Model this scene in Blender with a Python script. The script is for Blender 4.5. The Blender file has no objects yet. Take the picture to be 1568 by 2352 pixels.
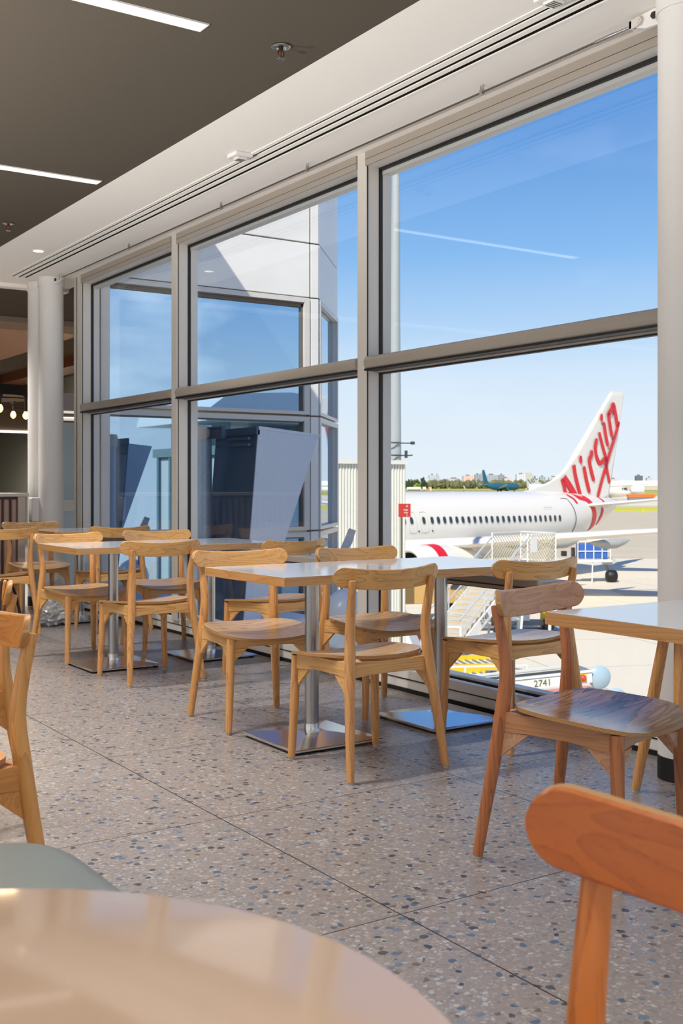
import bpy, bmesh, math, random
from mathutils import Vector, Matrix
random.seed(7)
C = bpy.context.scene.collection
SC = bpy.context.scene
PI = math.pi
# ------------------------------------------------------------------ camera
FPX = 2567.4; W, H = 1568, 2352; EYE = 1.11; YAW = math.radians(33.74)
cam_d = bpy.data.cameras.new('camera'); cam = bpy.data.objects.new('camera', cam_d); C.objects.link(cam)
cam.location = (0, 0, EYE); cam.rotation_euler = (PI/2, 0, -YAW)
cam_d.sensor_fit = 'VERTICAL'; cam_d.sensor_height = 36; cam_d.sensor_width = 24
cam_d.lens = FPX/H*36
cam_d.shift_x = 0.0
cam_d.shift_y = -(1176-1114.6)/H
cam_d.clip_start = 0.05; cam_d.clip_end = 6000
cam_d.dof.use_dof = True; cam_d.dof.focus_distance = 4.4; cam_d.dof.aperture_fstop = 9.0
SC.camera = cam
SC.view_settings.view_transform = 'Standard'; SC.view_settings.look = 'None'
SC.view_settings.gamma = 1.0; SC.view_settings.use_curve_mapping = False
SC.view_settings.exposure = 0.17
FW = Vector((math.sin(YAW), math.cos(YAW), 0)); RT = Vector((math.cos(YAW), -math.sin(YAW), 0))
def at(r, d, z=0.0):
    """a point out on the airfield: r metres to the right, d metres ahead of the eye"""
    v = FW*d + RT*r
    return Vector((v.x, v.y, z))

# ------------------------------------------------------------------ world
def lin(r, g, b):
    f = lambda c: ((c/255+0.055)/1.055)**2.4 if c/255 > 0.04045 else c/255/12.92
    return (f(r), f(g), f(b), 1)
SKY_GAIN = 0.96
w = bpy.data.worlds.new('sky'); SC.world = w; w.use_nodes = True
nt = w.node_tree; nt.nodes.clear()
def wn(t, **k):
    n = nt.nodes.new(t)
    for a, b in k.items(): setattr(n, a, b)
    return n
tc = wn('ShaderNodeTexCoord'); sep = wn('ShaderNodeSeparateXYZ'); nt.links.new(tc.outputs['Generated'], sep.inputs[0])
ramp = wn('ShaderNodeValToRGB'); cr = ramp.color_ramp
stops = [(0.0, (241, 248, 254)), (0.06, (233, 244, 255)), (0.10, (219, 237, 255)), (0.135, (190, 221, 252)), (0.20, (142, 193, 245)), (0.30, (102, 158, 224)), (0.42, (82, 138, 212)), (1.0, (56, 104, 184))]
while len(cr.elements) < len(stops): cr.elements.new(0.5)
for e, (p, c) in zip(cr.elements, stops): e.position = p; e.color = lin(*c)
nt.links.new(sep.outputs['Z'], ramp.inputs[0])
# clouds, mostly on the side of the sky behind the viewer
mp = wn('ShaderNodeMapping'); mp.inputs['Scale'].default_value = (1.6, 1.6, 4.0); nt.links.new(tc.outputs['Generated'], mp.inputs[0])
no = wn('ShaderNodeTexNoise'); no.inputs['Scale'].default_value = 2.6; no.inputs['Detail'].default_value = 7; no.inputs['Roughness'].default_value = 0.55
nt.links.new(mp.outputs[0], no.inputs[0])
cl = wn('ShaderNodeMapRange'); cl.inputs['From Min'].default_value = 0.52; cl.inputs['From Max'].default_value = 0.70
nt.links.new(no.outputs[0], cl.inputs[0])
side = wn('ShaderNodeMapRange'); side.inputs['From Min'].default_value = 0.25; side.inputs['From Max'].default_value = -0.35
side.inputs['To Min'].default_value = 0.06; side.inputs['To Max'].default_value = 0.9
nt.links.new(sep.outputs['Y'], side.inputs[0])
mu = wn('ShaderNodeMath', operation='MULTIPLY'); nt.links.new(cl.outputs[0], mu.inputs[0]); nt.links.new(side.outputs[0], mu.inputs[1])
mx = wn('ShaderNodeMix', data_type='RGBA'); nt.links.new(mu.outputs[0], mx.inputs[0]); nt.links.new(ramp.outputs[0], mx.inputs[6]); mx.inputs[7].default_value = (1.35, 1.37, 1.42, 1)
bg = wn('ShaderNodeBackground'); nt.links.new(mx.outputs[2], bg.inputs[0]); bg.inputs[1].default_value = SKY_GAIN
wo = wn('ShaderNodeOutputWorld'); nt.links.new(bg.outputs[0], wo.inputs[0])
# ------------------------------------------------------------------ sun
SUNV = Vector((0.60, 0.42, -0.726)).normalized()
sd = bpy.data.lights.new('sun', 'SUN'); sd.energy = 5.4; sd.angle = math.radians(0.6); sd.color = (1.0, 0.91, 0.78)
so = bpy.data.objects.new('sun', sd); C.objects.link(so); so.rotation_euler = SUNV.to_track_quat('-Z', 'Y').to_euler(); so.location = (-20, -20, 40)
STRIP_EMIT = 2.2      # ceiling strip lights
FILL_LAMPS = 0.86       # added floor uplights, fill for the white ceiling
STRIP_LAMPS = 1.35      # downlight of the recessed, louvred strips

# ------------------------------------------------------------------ material helpers
MATS = {}
class NG:
    def __init__(s, name):
        s.m = bpy.data.materials.new(name); s.m.use_nodes = True; s.t = s.m.node_tree; s.t.nodes.clear()
        s.out = s.t.nodes.new('ShaderNodeOutputMaterial')
        s.b = s.t.nodes.new('ShaderNodeBsdfPrincipled'); s.t.links.new(s.b.outputs[0], s.out.inputs[0])
    def n(s, t, **k):
        n = s.t.nodes.new(t)
        for a, b in k.items(): setattr(n, a, b)
        return n
    def l(s, a, b): s.t.links.new(a, b)
    def math(s, op, a, b=None, c=None):
        n = s.n('ShaderNodeMath', operation=op)
        for i, v in enumerate((a, b, c)):
            if v is None: continue
            if isinstance(v, (int, float)): n.inputs[i].default_value = v
            else: s.l(v, n.inputs[i])
        return n.outputs[0]
    def mix(s, f, a, b, mode='MIX'):
        n = s.n('ShaderNodeMix', data_type='RGBA', blend_type=mode)
        for i, v in ((0, f), (6, a), (7, b)):
            if isinstance(v, (int, float)): n.inputs[i].default_value = v
            elif isinstance(v, tuple): n.inputs[i].default_value = v
            else: s.l(v, n.inputs[i])
        return n.outputs[2]
def plain(name, rgb, rough=0.5, metal=0.0, spec=0.5, coat=0.0, noise=0.0, nscale=20, bump=0.0, alpha=None):
    if name in MATS: return MATS[name]
    g = NG(name); c = lin(*rgb)
    g.b.inputs['Base Color'].default_value = c; g.b.inputs['Roughness'].default_value = rough
    g.b.inputs['Metallic'].default_value = metal; g.b.inputs['Specular IOR Level'].default_value = spec
    g.b.inputs['Coat Weight'].default_value = coat; g.b.inputs['Coat Roughness'].default_value = 0.08
    tc = g.n('ShaderNodeTexCoord'); nz = g.n('ShaderNodeTexNoise'); nz.inputs['Scale'].default_value = nscale; nz.inputs['Detail'].default_value = 4
    g.l(tc.outputs['Object'], nz.inputs[0])
    k = noise if noise else 0.03
    lo = tuple(x*(1-k) for x in c[:3])+(1,); hi = tuple(min(1, x*(1+k)) for x in c[:3])+(1,)
    g.l(g.mix(nz.outputs[0], lo, hi), g.b.inputs['Base Color'])
    if bump:
        b = g.n('ShaderNodeBump'); b.inputs['Strength'].default_value = bump; b.inputs['Distance'].default_value = 0.01
        g.l(nz.outputs[0], b.inputs['Height']); g.l(b.outputs[0], g.b.inputs['Normal'])
    MATS[name] = g.m; return g.m
def emit(name, rgb, strength):
    if name in MATS: return MATS[name]
    g = NG(name); g.b.inputs['Base Color'].default_value = (0.8, 0.8, 0.8, 1)
    g.b.inputs['Emission Color'].default_value = lin(*rgb); g.b.inputs['Emission Strength'].default_value = strength
    MATS[name] = g.m; return g.m
def wood(name, light, dark, axis='X', grain=1.0, rough=0.42, scale=1.0):
    """ash / oak: fine pores stretched along the grain and broad cathedral bands"""
    if name in MATS: return MATS[name]
    g = NG(name); tc = g.n('ShaderNodeTexCoord')
    inf = g.n('ShaderNodeObjectInfo')
    off = g.n('ShaderNodeVectorMath', operation='SCALE'); cmb = g.n('ShaderNodeCombineXYZ')
    for i in range(3): g.l(inf.outputs['Random'], cmb.inputs[i])
    g.l(cmb.outputs[0], off.inputs[0]); off.inputs[3].default_value = 3.7
    add = g.n('ShaderNodeVectorMath', operation='ADD'); g.l(tc.outputs['Object'], add.inputs[0]); g.l(off.outputs[0], add.inputs[1])
    st = {'X': (0.07, 1, 1), 'Y': (1, 0.07, 1), 'Z': (1, 1, 0.07)}[axis]
    m = g.n('ShaderNodeMapping'); m.inputs['Scale'].default_value = tuple(v*scale for v in st); g.l(add.outputs[0], m.inputs[0])
    n1 = g.n('ShaderNodeTexNoise'); n1.inputs['Scale'].default_value = 9; n1.inputs['Detail'].default_value = 2; n1.inputs['Distortion'].default_value = 0.3
    g.l(m.outputs[0], n1.inputs[0])
    bands = g.math('FRACT', g.math('MULTIPLY', n1.outputs[0], 15.0))
    bands = g.math('POWER', bands, 2.2)
    n2 = g.n('ShaderNodeTexNoise'); n2.inputs['Scale'].default_value = 190; n2.inputs['Detail'].default_value = 2
    m2 = g.n('ShaderNodeMapping'); m2.inputs['Scale'].default_value = tuple((0.04 if v < 0.5 else 1)*scale for v in st); g.l(add.outputs[0], m2.inputs[0]); g.l(m2.outputs[0], n2.inputs[0])
    pore = g.math('GREATER_THAN', n2.outputs[0], 0.60)
    f = g.math('MULTIPLY', bands, 0.55*grain)
    f = g.math('ADD', f, g.math('MULTIPLY', pore, 0.20*grain))
    f = g.math('ADD', f, g.math('MULTIPLY', g.math('MULTIPLY', pore, bands), 0.25*grain))
    col = g.mix(f, lin(*light), lin(*dark))
    n3 = g.n('ShaderNodeTexNoise'); n3.inputs['Scale'].default_value = 2.5; g.l(m.outputs[0], n3.inputs[0])
    col = g.mix(g.math('MULTIPLY', n3.outputs[0], 0.35), col, lin(*[int(c*0.86) for c in light]))
    g.l(col, g.b.inputs['Base Color']); g.b.inputs['Roughness'].default_value = rough
    g.b.inputs['Coat Weight'].default_value = 0.25; g.b.inputs['Coat Roughness'].default_value = 0.22
    bp = g.n('ShaderNodeBump'); bp.inputs['Strength'].default_value = 0.12; bp.inputs['Distance'].default_value = 0.002
    g.l(f, bp.inputs['Height']); g.l(bp.outputs[0], g.b.inputs['Normal'])
    MATS[name] = g.m; return g.m
def plyedge(name='plywood_edge', a=(206, 160, 100), b=(150, 98, 52)):
    if name in MATS: return MATS[name]
    g = NG(name); tc = g.n('ShaderNodeTexCoord'); sp = g.n('ShaderNodeSeparateXYZ'); g.l(tc.outputs['UV'], sp.inputs[0])
    f = g.math('GREATER_THAN', g.math('FRACT', g.math('MULTIPLY', sp.outputs['X'], 4.0)), 0.5)
    g.l(g.mix(f, lin(*a), lin(*b)), g.b.inputs['Base Color']); g.b.inputs['Roughness'].default_value = 0.45
    MATS[name] = g.m; return g.m

# ------------------------------------------------------------------ mesh builder
class MB:
    def __init__(s): s.v = []; s.f = []; s.mi = []; s.uv = {}
    def add(s, vs, fs, mi=0, uv=None):
        o = len(s.v); s.v += [Vector(p) for p in vs]
        for k, f in enumerate(fs):
            if uv: s.uv[len(s.f)] = uv[k]
            s.f.append([i+o for i in f]); s.mi.append(mi)
        return s
    def box(s, x0, x1, y0, y1, z0, z1, mi=0):
        p = [(x, y, z) for x in (x0, x1) for y in (y0, y1) for z in (z0, z1)]
        return s.add(p, [(0, 1, 3, 2), (4, 6, 7, 5), (0, 4, 5, 1), (2, 3, 7, 6), (0, 2, 6, 4), (1, 5, 7, 3)], mi)
    def obox(s, c, ax, ay, az, mi=0):
        """oriented box: centre and three half-extent vectors"""
        c = Vector(c); ax, ay, az = Vector(ax), Vector(ay), Vector(az)
        p = [c+a*ax+b*ay+d*az for a in (-1, 1) for b in (-1, 1) for d in (-1, 1)]
        return s.add(p, [(0, 1, 3, 2), (4, 6, 7, 5), (0, 4, 5, 1), (2, 3, 7, 6), (0, 2, 6, 4), (1, 5, 7, 3)], mi)
    def bar(s, a, b, wd, ht, up=(0, 0, 1), mi=0):
        a, b = Vector(a), Vector(b); d = (b-a); L = d.length/2; d.normalize(); up = Vector(up)
        sd = d.cross(up); 
        if sd.length < 1e-4: sd = d.cross(Vector((1, 0, 0)))
        sd.normalize(); u2 = sd.cross(d).normalized()
        return s.obox((a+b)/2, d*L, sd*wd/2, u2*ht/2, mi)
    def tube(s, pts, rad, n=12, caps=True, mi=0, flat=1.0, closed=False):
        pts = [Vector(p) for p in pts]; N = len(pts)
        if isinstance(rad, (int, float)): rad = [rad]*N
        rings = []; prev = None
        for i, p in enumerate(pts):
            if closed: t = (pts[(i+1) % N]-pts[i-1])
            else: t = (pts[min(i+1, N-1)]-pts[max(i-1, 0)])
            t.normalize()
            if prev is None:
                a = Vector((1, 0, 0)) if abs(t.x) < 0.8 else Vector((0, 1, 0))
            else: a = prev
            u = (a-t*a.dot(t)).normalized(); v = t.cross(u); prev = u
            rings.append([p+(u*math.cos(2*PI*k/n)+v*math.sin(2*PI*k/n)*flat)*rad[i] for k in range(n)])
        vs = [q for r in rings for q in r]; fs = []
        M = N if closed else N-1
        for i in range(M):
            j = (i+1) % N
            for k in range(n):
                fs.append((i*n+k, i*n+(k+1) % n, j*n+(k+1) % n, j*n+k))
        if caps and not closed: fs.append(tuple(range(n-1, -1, -1))); fs.append(tuple((N-1)*n+k for k in range(n)))
        return s.add(vs, fs, mi)
    def cyl(s, a, b, r, r2=None, n=24, mi=0): return s.tube([a, b], [r, r if r2 is None else r2], n, True, mi)
    def lathe(s, prof, c=(0, 0, 0), n=32, mi=0, caps=True):
        c = Vector(c); vs = [c+Vector((r*math.cos(2*PI*k/n), r*math.sin(2*PI*k/n), z)) for r, z in prof for k in range(n)]
        fs = [(i*n+k, i*n+(k+1) % n, (i+1)*n+(k+1) % n, (i+1)*n+k) for i in range(len(prof)-1) for k in range(n)]
        if caps: fs.append(tuple(range(n-1, -1, -1))); fs.append(tuple((len(prof)-1)*n+k for k in range(n)))
        return s.add(vs, fs, mi)
    def prism(s, poly, ext, mi=0):
        """closed polygon (3-D points) pushed along the vector ext"""
        poly = [Vector(p) for p in poly]; e = Vector(ext); n = len(poly)
        vs = poly+[p+e for p in poly]
        fs = [tuple(range(n-1, -1, -1)), tuple(range(n, 2*n))]+[(i, (i+1) % n, n+(i+1) % n, n+i) for i in range(n)]
        return s.add(vs, fs, mi)
    def loft(s, rings, caps=True, mi=0, closed_ring=True):
        n = len(rings[0]); vs = [p for r in rings for p in r]; fs = []
        for i in range(len(rings)-1):
            for k in range(n if closed_ring else n-1):
                fs.append((i*n+k, i*n+(k+1) % n, (i+1)*n+(k+1) % n, (i+1)*n+k))
        if caps: fs.append(tuple(range(n-1, -1, -1))); fs.append(tuple((len(rings)-1)*n+k for k in range(n)))
        return s.add(vs, fs, mi)
    def sphere(s, c, r, n=16, m=10, sc=(1, 1, 1), mi=0):
        c = Vector(c); prof = []
        vs = []; fs = []
        for i in range(m+1):
            a = -PI/2+PI*i/m
            for k in range(n): vs.append(c+Vector((math.cos(a)*math.cos(2*PI*k/n)*r*sc[0], math.cos(a)*math.sin(2*PI*k/n)*r*sc[1], math.sin(a)*r*sc[2])))
        for i in range(m):
            for k in range(n): fs.append((i*n+k, i*n+(k+1) % n, (i+1)*n+(k+1) % n, (i+1)*n+k))
        return s.add(vs, fs, mi)
    def build(s, name, mats, parent=None, smooth=None, bevel=0.0, shift=None):
        me = bpy.data.meshes.new(name); vs = [v-shift for v in s.v] if shift is not None else s.v
        me.from_pydata([tuple(v) for v in vs], [], s.f)
        if not isinstance(mats, (list, tuple)): mats = [mats]
        for m in mats: me.materials.append(m)
        me.polygons.foreach_set('material_index', s.mi)
        if s.uv:
            ul = me.uv_layers.new(name='UVMap')
            for pi, us in s.uv.items():
                for li, u in zip(me.polygons[pi].loop_indices, us): ul.data[li].uv = u
        bm = bmesh.new(); bm.from_mesh(me); bmesh.ops.remove_doubles(bm, verts=bm.verts, dist=1e-6)
        bmesh.ops.recalc_face_normals(bm, faces=bm.faces); bm.to_mesh(me); bm.free()
        if smooth is not None:
            for p in me.polygons: p.use_smooth = True
            me.set_sharp_from_angle(angle=math.radians(smooth))
        o = bpy.data.objects.new(name, me); C.objects.link(o)
        if parent is not None: o.parent = parent
        if bevel:
            b = o.modifiers.new('bevel', 'BEVEL'); b.width = bevel; b.segments = 2; b.limit_method = 'ANGLE'
        return o
def spline(pts, k=6):
    pts = [Vector(p) for p in pts]; out = []
    for i in range(len(pts)-1):
        p0 = pts[max(i-1, 0)]; p1 = pts[i]; p2 = pts[i+1]; p3 = pts[min(i+2, len(pts)-1)]
        for j in range(k):
            t = j/k
            out.append(0.5*((2*p1)+(p2-p0)*t+(2*p0-5*p1+4*p2-p3)*t*t+(3*p1-p0-3*p2+p3)*t*t*t))
    out.append(pts[-1]); return out
def tag(o, label=None, cat=None, group=None, kind=None):
    if label: o['label'] = label
    if cat: o['category'] = cat
    if group: o['group'] = group
    if kind: o['kind'] = kind
    return o
def thing(name, loc, label, cat, rz=0, group=None):
    o = bpy.data.objects.new(name, None); C.objects.link(o); o.empty_display_size = 0.1
    o.location = loc; o.rotation_euler = (0, 0, rz)
    return tag(o, label, cat, group)
def struct(name, mb, m, parent=None, **k):
    o = mb.build(name, m, parent, **k)
    if parent is None: o['kind'] = 'structure'
    return o
def copy_tree(o, parent=None):
    c = o.copy(); C.objects.link(c)
    if parent is not None: c.parent = parent
    for ch in list(o.children): copy_tree(ch, c)
    return c
def textmesh(name, body, size, mat, parent, loc, rot, align='CENTER', depth=0.002, sx=1.0):
    cu = bpy.data.curves.new(name, 'FONT'); cu.body = body; cu.size = size; cu.align_x = align; cu.align_y = 'CENTER'; cu.extrude = depth
    tmp = bpy.data.objects.new(name+'_tmp', cu); C.objects.link(tmp)
    dg = bpy.context.evaluated_depsgraph_get(); me = bpy.data.meshes.new_from_object(tmp.evaluated_get(dg))
    bpy.data.objects.remove(tmp); bpy.data.curves.remove(cu)
    me.name = name; me.materials.clear(); me.materials.append(mat)
    o = bpy.data.objects.new(name, me); C.objects.link(o); o.parent = parent; o.location = loc; o.rotation_euler = rot; o.scale = (sx, 1, 1)
    return o

# ------------------------------------------------------------------ materials
M = {}
M['soffit'] = plain('white_ceiling_paint', (248, 244, 236), 0.75, noise=0.015, nscale=3)
M['darkceil'] = plain('dark_taupe_ceiling', (92, 85, 75), 0.9, spec=0.1, noise=0.06, nscale=60)
M['alu'] = plain('painted_aluminium', (208, 203, 196), 0.38, spec=0.5, noise=0.02, nscale=8)
M['alud'] = plain('grey_gasket_line', (96, 92, 88), 0.5)
M['black'] = plain('black_rubber', (18, 18, 18), 0.5)
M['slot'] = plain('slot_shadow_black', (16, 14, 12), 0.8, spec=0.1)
M['white'] = plain('white_enamel', (232, 230, 226), 0.35, noise=0.02)
M['column'] = plain('column_paint', (226, 224, 221), 0.5, noise=0.015, nscale=4)
M['chrome'] = plain('polished_chrome', (244, 243, 240), 0.2, metal=1.0, noise=0.02)
M['steel'] = plain('brushed_steel', (178, 176, 172), 0.27, metal=1.0, noise=0.04)
M['lam'] = plain('white_laminate', (222, 226, 232), 0.10, spec=0.6, coat=0.3, noise=0.01)
M['cream'] = plain('cream_laminate', (196, 168, 144), 0.08, spec=0.5, coat=0.2, noise=0.01)
WL, WD = (236, 182, 112), (176, 116, 58)
M['woodX'] = wood('ash_wood_across', WL, WD, 'X')
M['woodZ'] = wood('ash_wood_upright', (226, 164, 98), (168, 108, 54), 'Z')
M['woodY'] = wood('ash_wood_lengthwise', WL, WD, 'Y')
M['seat'] = wood('ash_seat_veneer', (216, 176, 130), (128, 90, 58), 'X', 1.25, 0.26)
M['seatdk'] = wood('brown_seat_veneer', (166, 130, 104), (50, 34, 26), 'X', 1.6, 0.2)
M['orX'] = wood('amber_shade_wood_across', (200, 104, 6), (154, 68, 2), 'X', 0.8, 0.35)  # deeper orange copy paints in shade; wood matches the other chairs
M['orZ'] = wood('amber_shade_wood_upright', (224, 132, 48), (168, 82, 20), 'Z', 0.9, 0.35)
M['rdX'] = wood('red_brown_wood_across', (208, 156, 116), (164, 110, 74), 'X')
M['rdZ'] = wood('red_brown_wood_upright', (190, 116, 66), (128, 68, 32), 'Z')
M['hoX'] = wood('honey_wood_across', (216, 144, 66), (164, 94, 34), 'X', 0.9)
M['hoZ'] = wood('honey_wood_upright', (222, 158, 82), (170, 108, 46), 'Z', 0.9)
M['rdY'] = wood('red_brown_wood_lengthwise', (200, 140, 94), (150, 94, 56), 'Y', 0.8)
M['hoY'] = wood('honey_wood_lengthwise', (216, 144, 66), (164, 94, 34), 'Y', 0.9)
M['ply'] = plyedge()
M['edge'] = wood('table_edge_wood', (214, 168, 112), (160, 108, 60), 'X', 0.8)
M['edgeY'] = wood('table_edge_wood_turned', (206, 150, 90), (150, 96, 48), 'Y', 0.8)
M['glide'] = plain('clear_glide', (190, 186, 180), 0.3)
M['walnut'] = wood('walnut_timber', (128, 74, 44), (66, 34, 18), 'Y', 0.8)

def glass_mat(name, tint=(250, 252, 253), k=1.0):
    g = NG(name); g.t.nodes.remove(g.b)
    tr = g.n('ShaderNodeBsdfTransparent'); tr.inputs[0].default_value = lin(*tint)
    gl = g.n('ShaderNodeBsdfGlossy'); gl.inputs['Roughness'].default_value = 0.0
    geo = g.n('ShaderNodeNewGeometry'); dt = g.n('ShaderNodeVectorMath', operation='DOT_PRODUCT'); g.l(geo.outputs['Normal'], dt.inputs[0]); g.l(geo.outputs['Incoming'], dt.inputs[1])
    c = g.math('SUBTRACT', 1.0, g.math('ABSOLUTE', dt.outputs['Value'])); fres = g.math('ADD', g.math('MULTIPLY', g.math('POWER', c, 5.0), 0.6), 0.035)
    ms = g.n('ShaderNodeMixShader'); g.l(g.math('MULTIPLY', fres, k), ms.inputs[0]); g.l(tr.outputs[0], ms.inputs[1]); g.l(gl.outputs[0], ms.inputs[2])
    g.l(ms.outputs[0], g.out.inputs[0]); return g.m
M['glass'] = glass_mat('window_glass')
def mirror_glass():
    g = NG('blue_reflective_glass')
    g.b.inputs['Base Color'].default_value = lin(176, 204, 226); g.b.inputs['Metallic'].default_value = 0.92
    g.b.inputs['Roughness'].default_value = 0.015
    return g.m
M['mirror'] = mirror_glass()

def terrazzo():
    g = NG('terrazzo'); tc = g.n('ShaderNodeTexCoord'); pos = tc.outputs['Object']
    nz = g.n('ShaderNodeTexNoise'); nz.inputs['Scale'].default_value = 55; nz.inputs['Detail'].default_value = 1; g.l(pos, nz.inputs[0])
    sc = g.n('ShaderNodeVectorMath', operation='SCALE'); sb = g.n('ShaderNodeVectorMath', operation='SUBTRACT'); g.l(nz.outputs['Color'], sb.inputs[0]); sb.inputs[1].default_value = (0.5, 0.5, 0.5)
    g.l(sb.outputs[0], sc.inputs[0]); sc.inputs[3].default_value = 0.018
    ad = g.n('ShaderNodeVectorMath', operation='ADD'); g.l(pos, ad.inputs[0]); g.l(sc.outputs[0], ad.inputs[1])
    n2 = g.n('ShaderNodeTexNoise'); n2.inputs['Scale'].default_value = 1.3; n2.inputs['Detail'].default_value = 3; g.l(pos, n2.inputs[0])
    col = g.mix(n2.outputs[0], lin(154, 141, 134), lin(164, 152, 145))
    def layer(scale, rad, prob, cols, col, seed, wd=0.5):
        mp = g.n('ShaderNodeMapping'); mp.inputs['Location'].default_value = (seed, seed*1.7, 0); mp.inputs['Rotation'].default_value = (0, 0, seed); g.l(ad.outputs[0], mp.inputs[0])
        v = g.n('ShaderNodeTexVoronoi', voronoi_dimensions='2D', feature='F1', distance='EUCLIDEAN'); v.inputs['Scale'].default_value = scale; v.inputs['Randomness'].default_value = 1.0
        g.l(mp.outputs[0], v.inputs[0]); s3 = g.n('ShaderNodeSeparateColor'); g.l(v.outputs['Color'], s3.inputs[0])
        r = g.math('MULTIPLY', g.math('ADD', g.math('MULTIPLY', s3.outputs[2], 0.7), 0.55), rad)
        mask = g.math('MULTIPLY', g.math('LESS_THAN', v.outputs['Distance'], r), g.math('LESS_THAN', s3.outputs[0], prob))
        rp = g.n('ShaderNodeValToRGB'); rp.color_ramp.interpolation = 'CONSTANT'
        while len(rp.color_ramp.elements) < len(cols): rp.color_ramp.elements.new(0.5)
        for i, (e, c) in enumerate(zip(rp.color_ramp.elements, cols)): e.position = i/len(cols); e.color = lin(*c)
        g.l(s3.outputs[1], rp.inputs[0])
        return g.mix(mask, col, rp.outputs[0])
    col = layer(120, 0.42, 0.5, [(172, 162, 155), (148, 136, 129), (178, 169, 163), (144, 140, 138)], col, 3.1)
    col = layer(66, 0.42, 0.5, [(184, 176, 170), (146, 130, 120), (170, 159, 152), (190, 184, 179), (142, 142, 146)], col, 1.3)
    col = layer(42, 0.42, 0.17, [(100, 116, 136), (84, 88, 94), (116, 130, 146), (72, 78, 86), (120, 106, 96), (92, 108, 128)], col, 7.7)
    # joints of the 1 m slabs
    sp = g.n('ShaderNodeSeparateXYZ'); g.l(pos, sp.inputs[0])
    def joint(ax, off, wd):
        fr = g.math('FRACT', g.math('ADD', sp.outputs[ax], -off+100.5)); return g.math('LESS_THAN', g.math('ABSOLUTE', g.math('SUBTRACT', fr, 0.5)), wd)
    j = g.math('MAXIMUM', joint(0, 0.733, 0.0024), joint(1, 0.32, 0.0020))
    col = g.mix(j, col, lin(58, 50, 46)); col = g.mix(1.0, col, (0.78, 0.81, 0.83, 1), 'MULTIPLY')
    g.l(col, g.b.inputs['Base Color']); g.b.inputs['Roughness'].default_value = 0.34; g.b.inputs['Specular IOR Level'].default_value = 0.55
    n4 = g.n('ShaderNodeTexNoise'); n4.inputs['Scale'].default_value = 5; g.l(pos, n4.inputs[0])
    g.l(g.math('ADD', g.math('MULTIPLY', n4.outputs[0], 0.12), 0.27), g.b.inputs['Roughness'])
    return g.m
M['terrazzo'] = terrazzo()

# ================================================================== STRUCTURE
YF = 10.3     # where the white ceiling ends
struct('floor', MB().box(-5.0, 3.62, -5.0, YF, -0.2, 0), M['terrazzo'])
struct('floor_far', MB().box(-5.0, 3.62, YF, 24, -0.2, 0).box(3.62, 6.0, 9.66, 10.7, -0.2, 0).box(3.62, 6.85, 10.7, 24, -0.2, 0), M['terrazzo'])
# ceiling: dark field and the white margin along the windows
o = struct('ceiling', MB().box(-5.0, 2.645, -5.0, YF, 2.98, 3.05), M['darkceil'])
cs = MB().box(2.645, 3.075, -5.0, YF, 2.98, 3.05).box(3.245, 3.76, -5.0, YF, 2.98, 3.05).box(3.075, 3.245, 9.98, YF, 2.98, 3.05).box(-5.0, 3.76, YF, YF+0.12, 2.946, 3.05)
struct('ceiling_margin', cs, M['soffit'])
# slot diffuser let into the margin
ld = thing('slot_diffuser', (3.16, 4, 2.98), 'long white linear air diffuser with dark slots, let into the ceiling beside the windows', 'air vent')
sl = MB()
for x0, x1 in ((3.070, 3.097), (3.117, 3.152), (3.178, 3.207), (3.238, 3.252)): sl.box(x0-3.16, x1-3.16, -9, 5.98, -0.004, 0.002)
sl.box(-0.09, 0.092, 5.965, 5.99, -0.006, 0.012)
sl.build('vane', M['soffit'], ld)
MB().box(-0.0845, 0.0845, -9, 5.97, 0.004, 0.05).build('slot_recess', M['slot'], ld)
struct('wall_left', MB().box(-5.2, -5.0, 9, 24, -0.2, 3.05), plain('grey_wall_paint', (150, 146, 140), 0.8))
struct('roof', MB().box(-8, 3.92, -6, 9.4, 3.05, 4.63), M['white'])
struct('slab_edge', MB().box(3.62, 3.95, -6, 9.55, -0.7, -0.01), M['white'])
struct('facade_below', MB().box(3.4, 3.6, -6, 24, -4.74, -0.2), plain('grey_render', (150, 150, 148), 0.8))

# ---- window wall -------------------------------------------------
mulY = [(9.55, 9.68), (7.59, 7.69), (5.14, 5.23), (2.62, 2.71), (0.10, 0.19), (-2.4, -2.31), (-4.9, -4.81)]
mm = MB(); mg = MB()
def mullion(y0, y1):
    mm.box(3.60, 3.69, y0, y1, 0.10, 2.985); mm.box(3.71, 3.765, y0-0.012, y1+0.012, 0.10, 2.985)
    mg.box(3.688, 3.712, y0-0.006, y1+0.006, 0.12, 2.90)
    mg.box(3.606, 3.612, y0-0.003, y1+0.003, 0.12, 2.98)
for y0, y1 in mulY: mullion(y0, y1)
wf = struct('window_frame_posts', mm, M['alu'], bevel=0.004); wf.name = 'trim_1'
struct('trim_2', mg, M['black'])
def hprof(mb, z0, z1, y0, y1, nose=0.02):
    """transom with a rounded nose towards the room"""
    h = (z1-z0); zc = (z0+z1)/2; ring = []
    pts = [(3.76, z0), (3.76, z1), (3.61, z1)]
    for k in range(9):
        a = PI/2+PI*k/8; pts.append((3.60+math.cos(a)*nose, zc+math.sin(a)*h/2))
    pts.append((3.61, z0))
    mb.prism([(x, y0, z) for x, z in pts], (0, y1-y0, 0))
panes = [(mulY[i+1][1], mulY[i][0]) for i in range(len(mulY)-1)]
tr = MB(); trg = MB(); hd_ = MB(); hf_ = MB()
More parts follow.
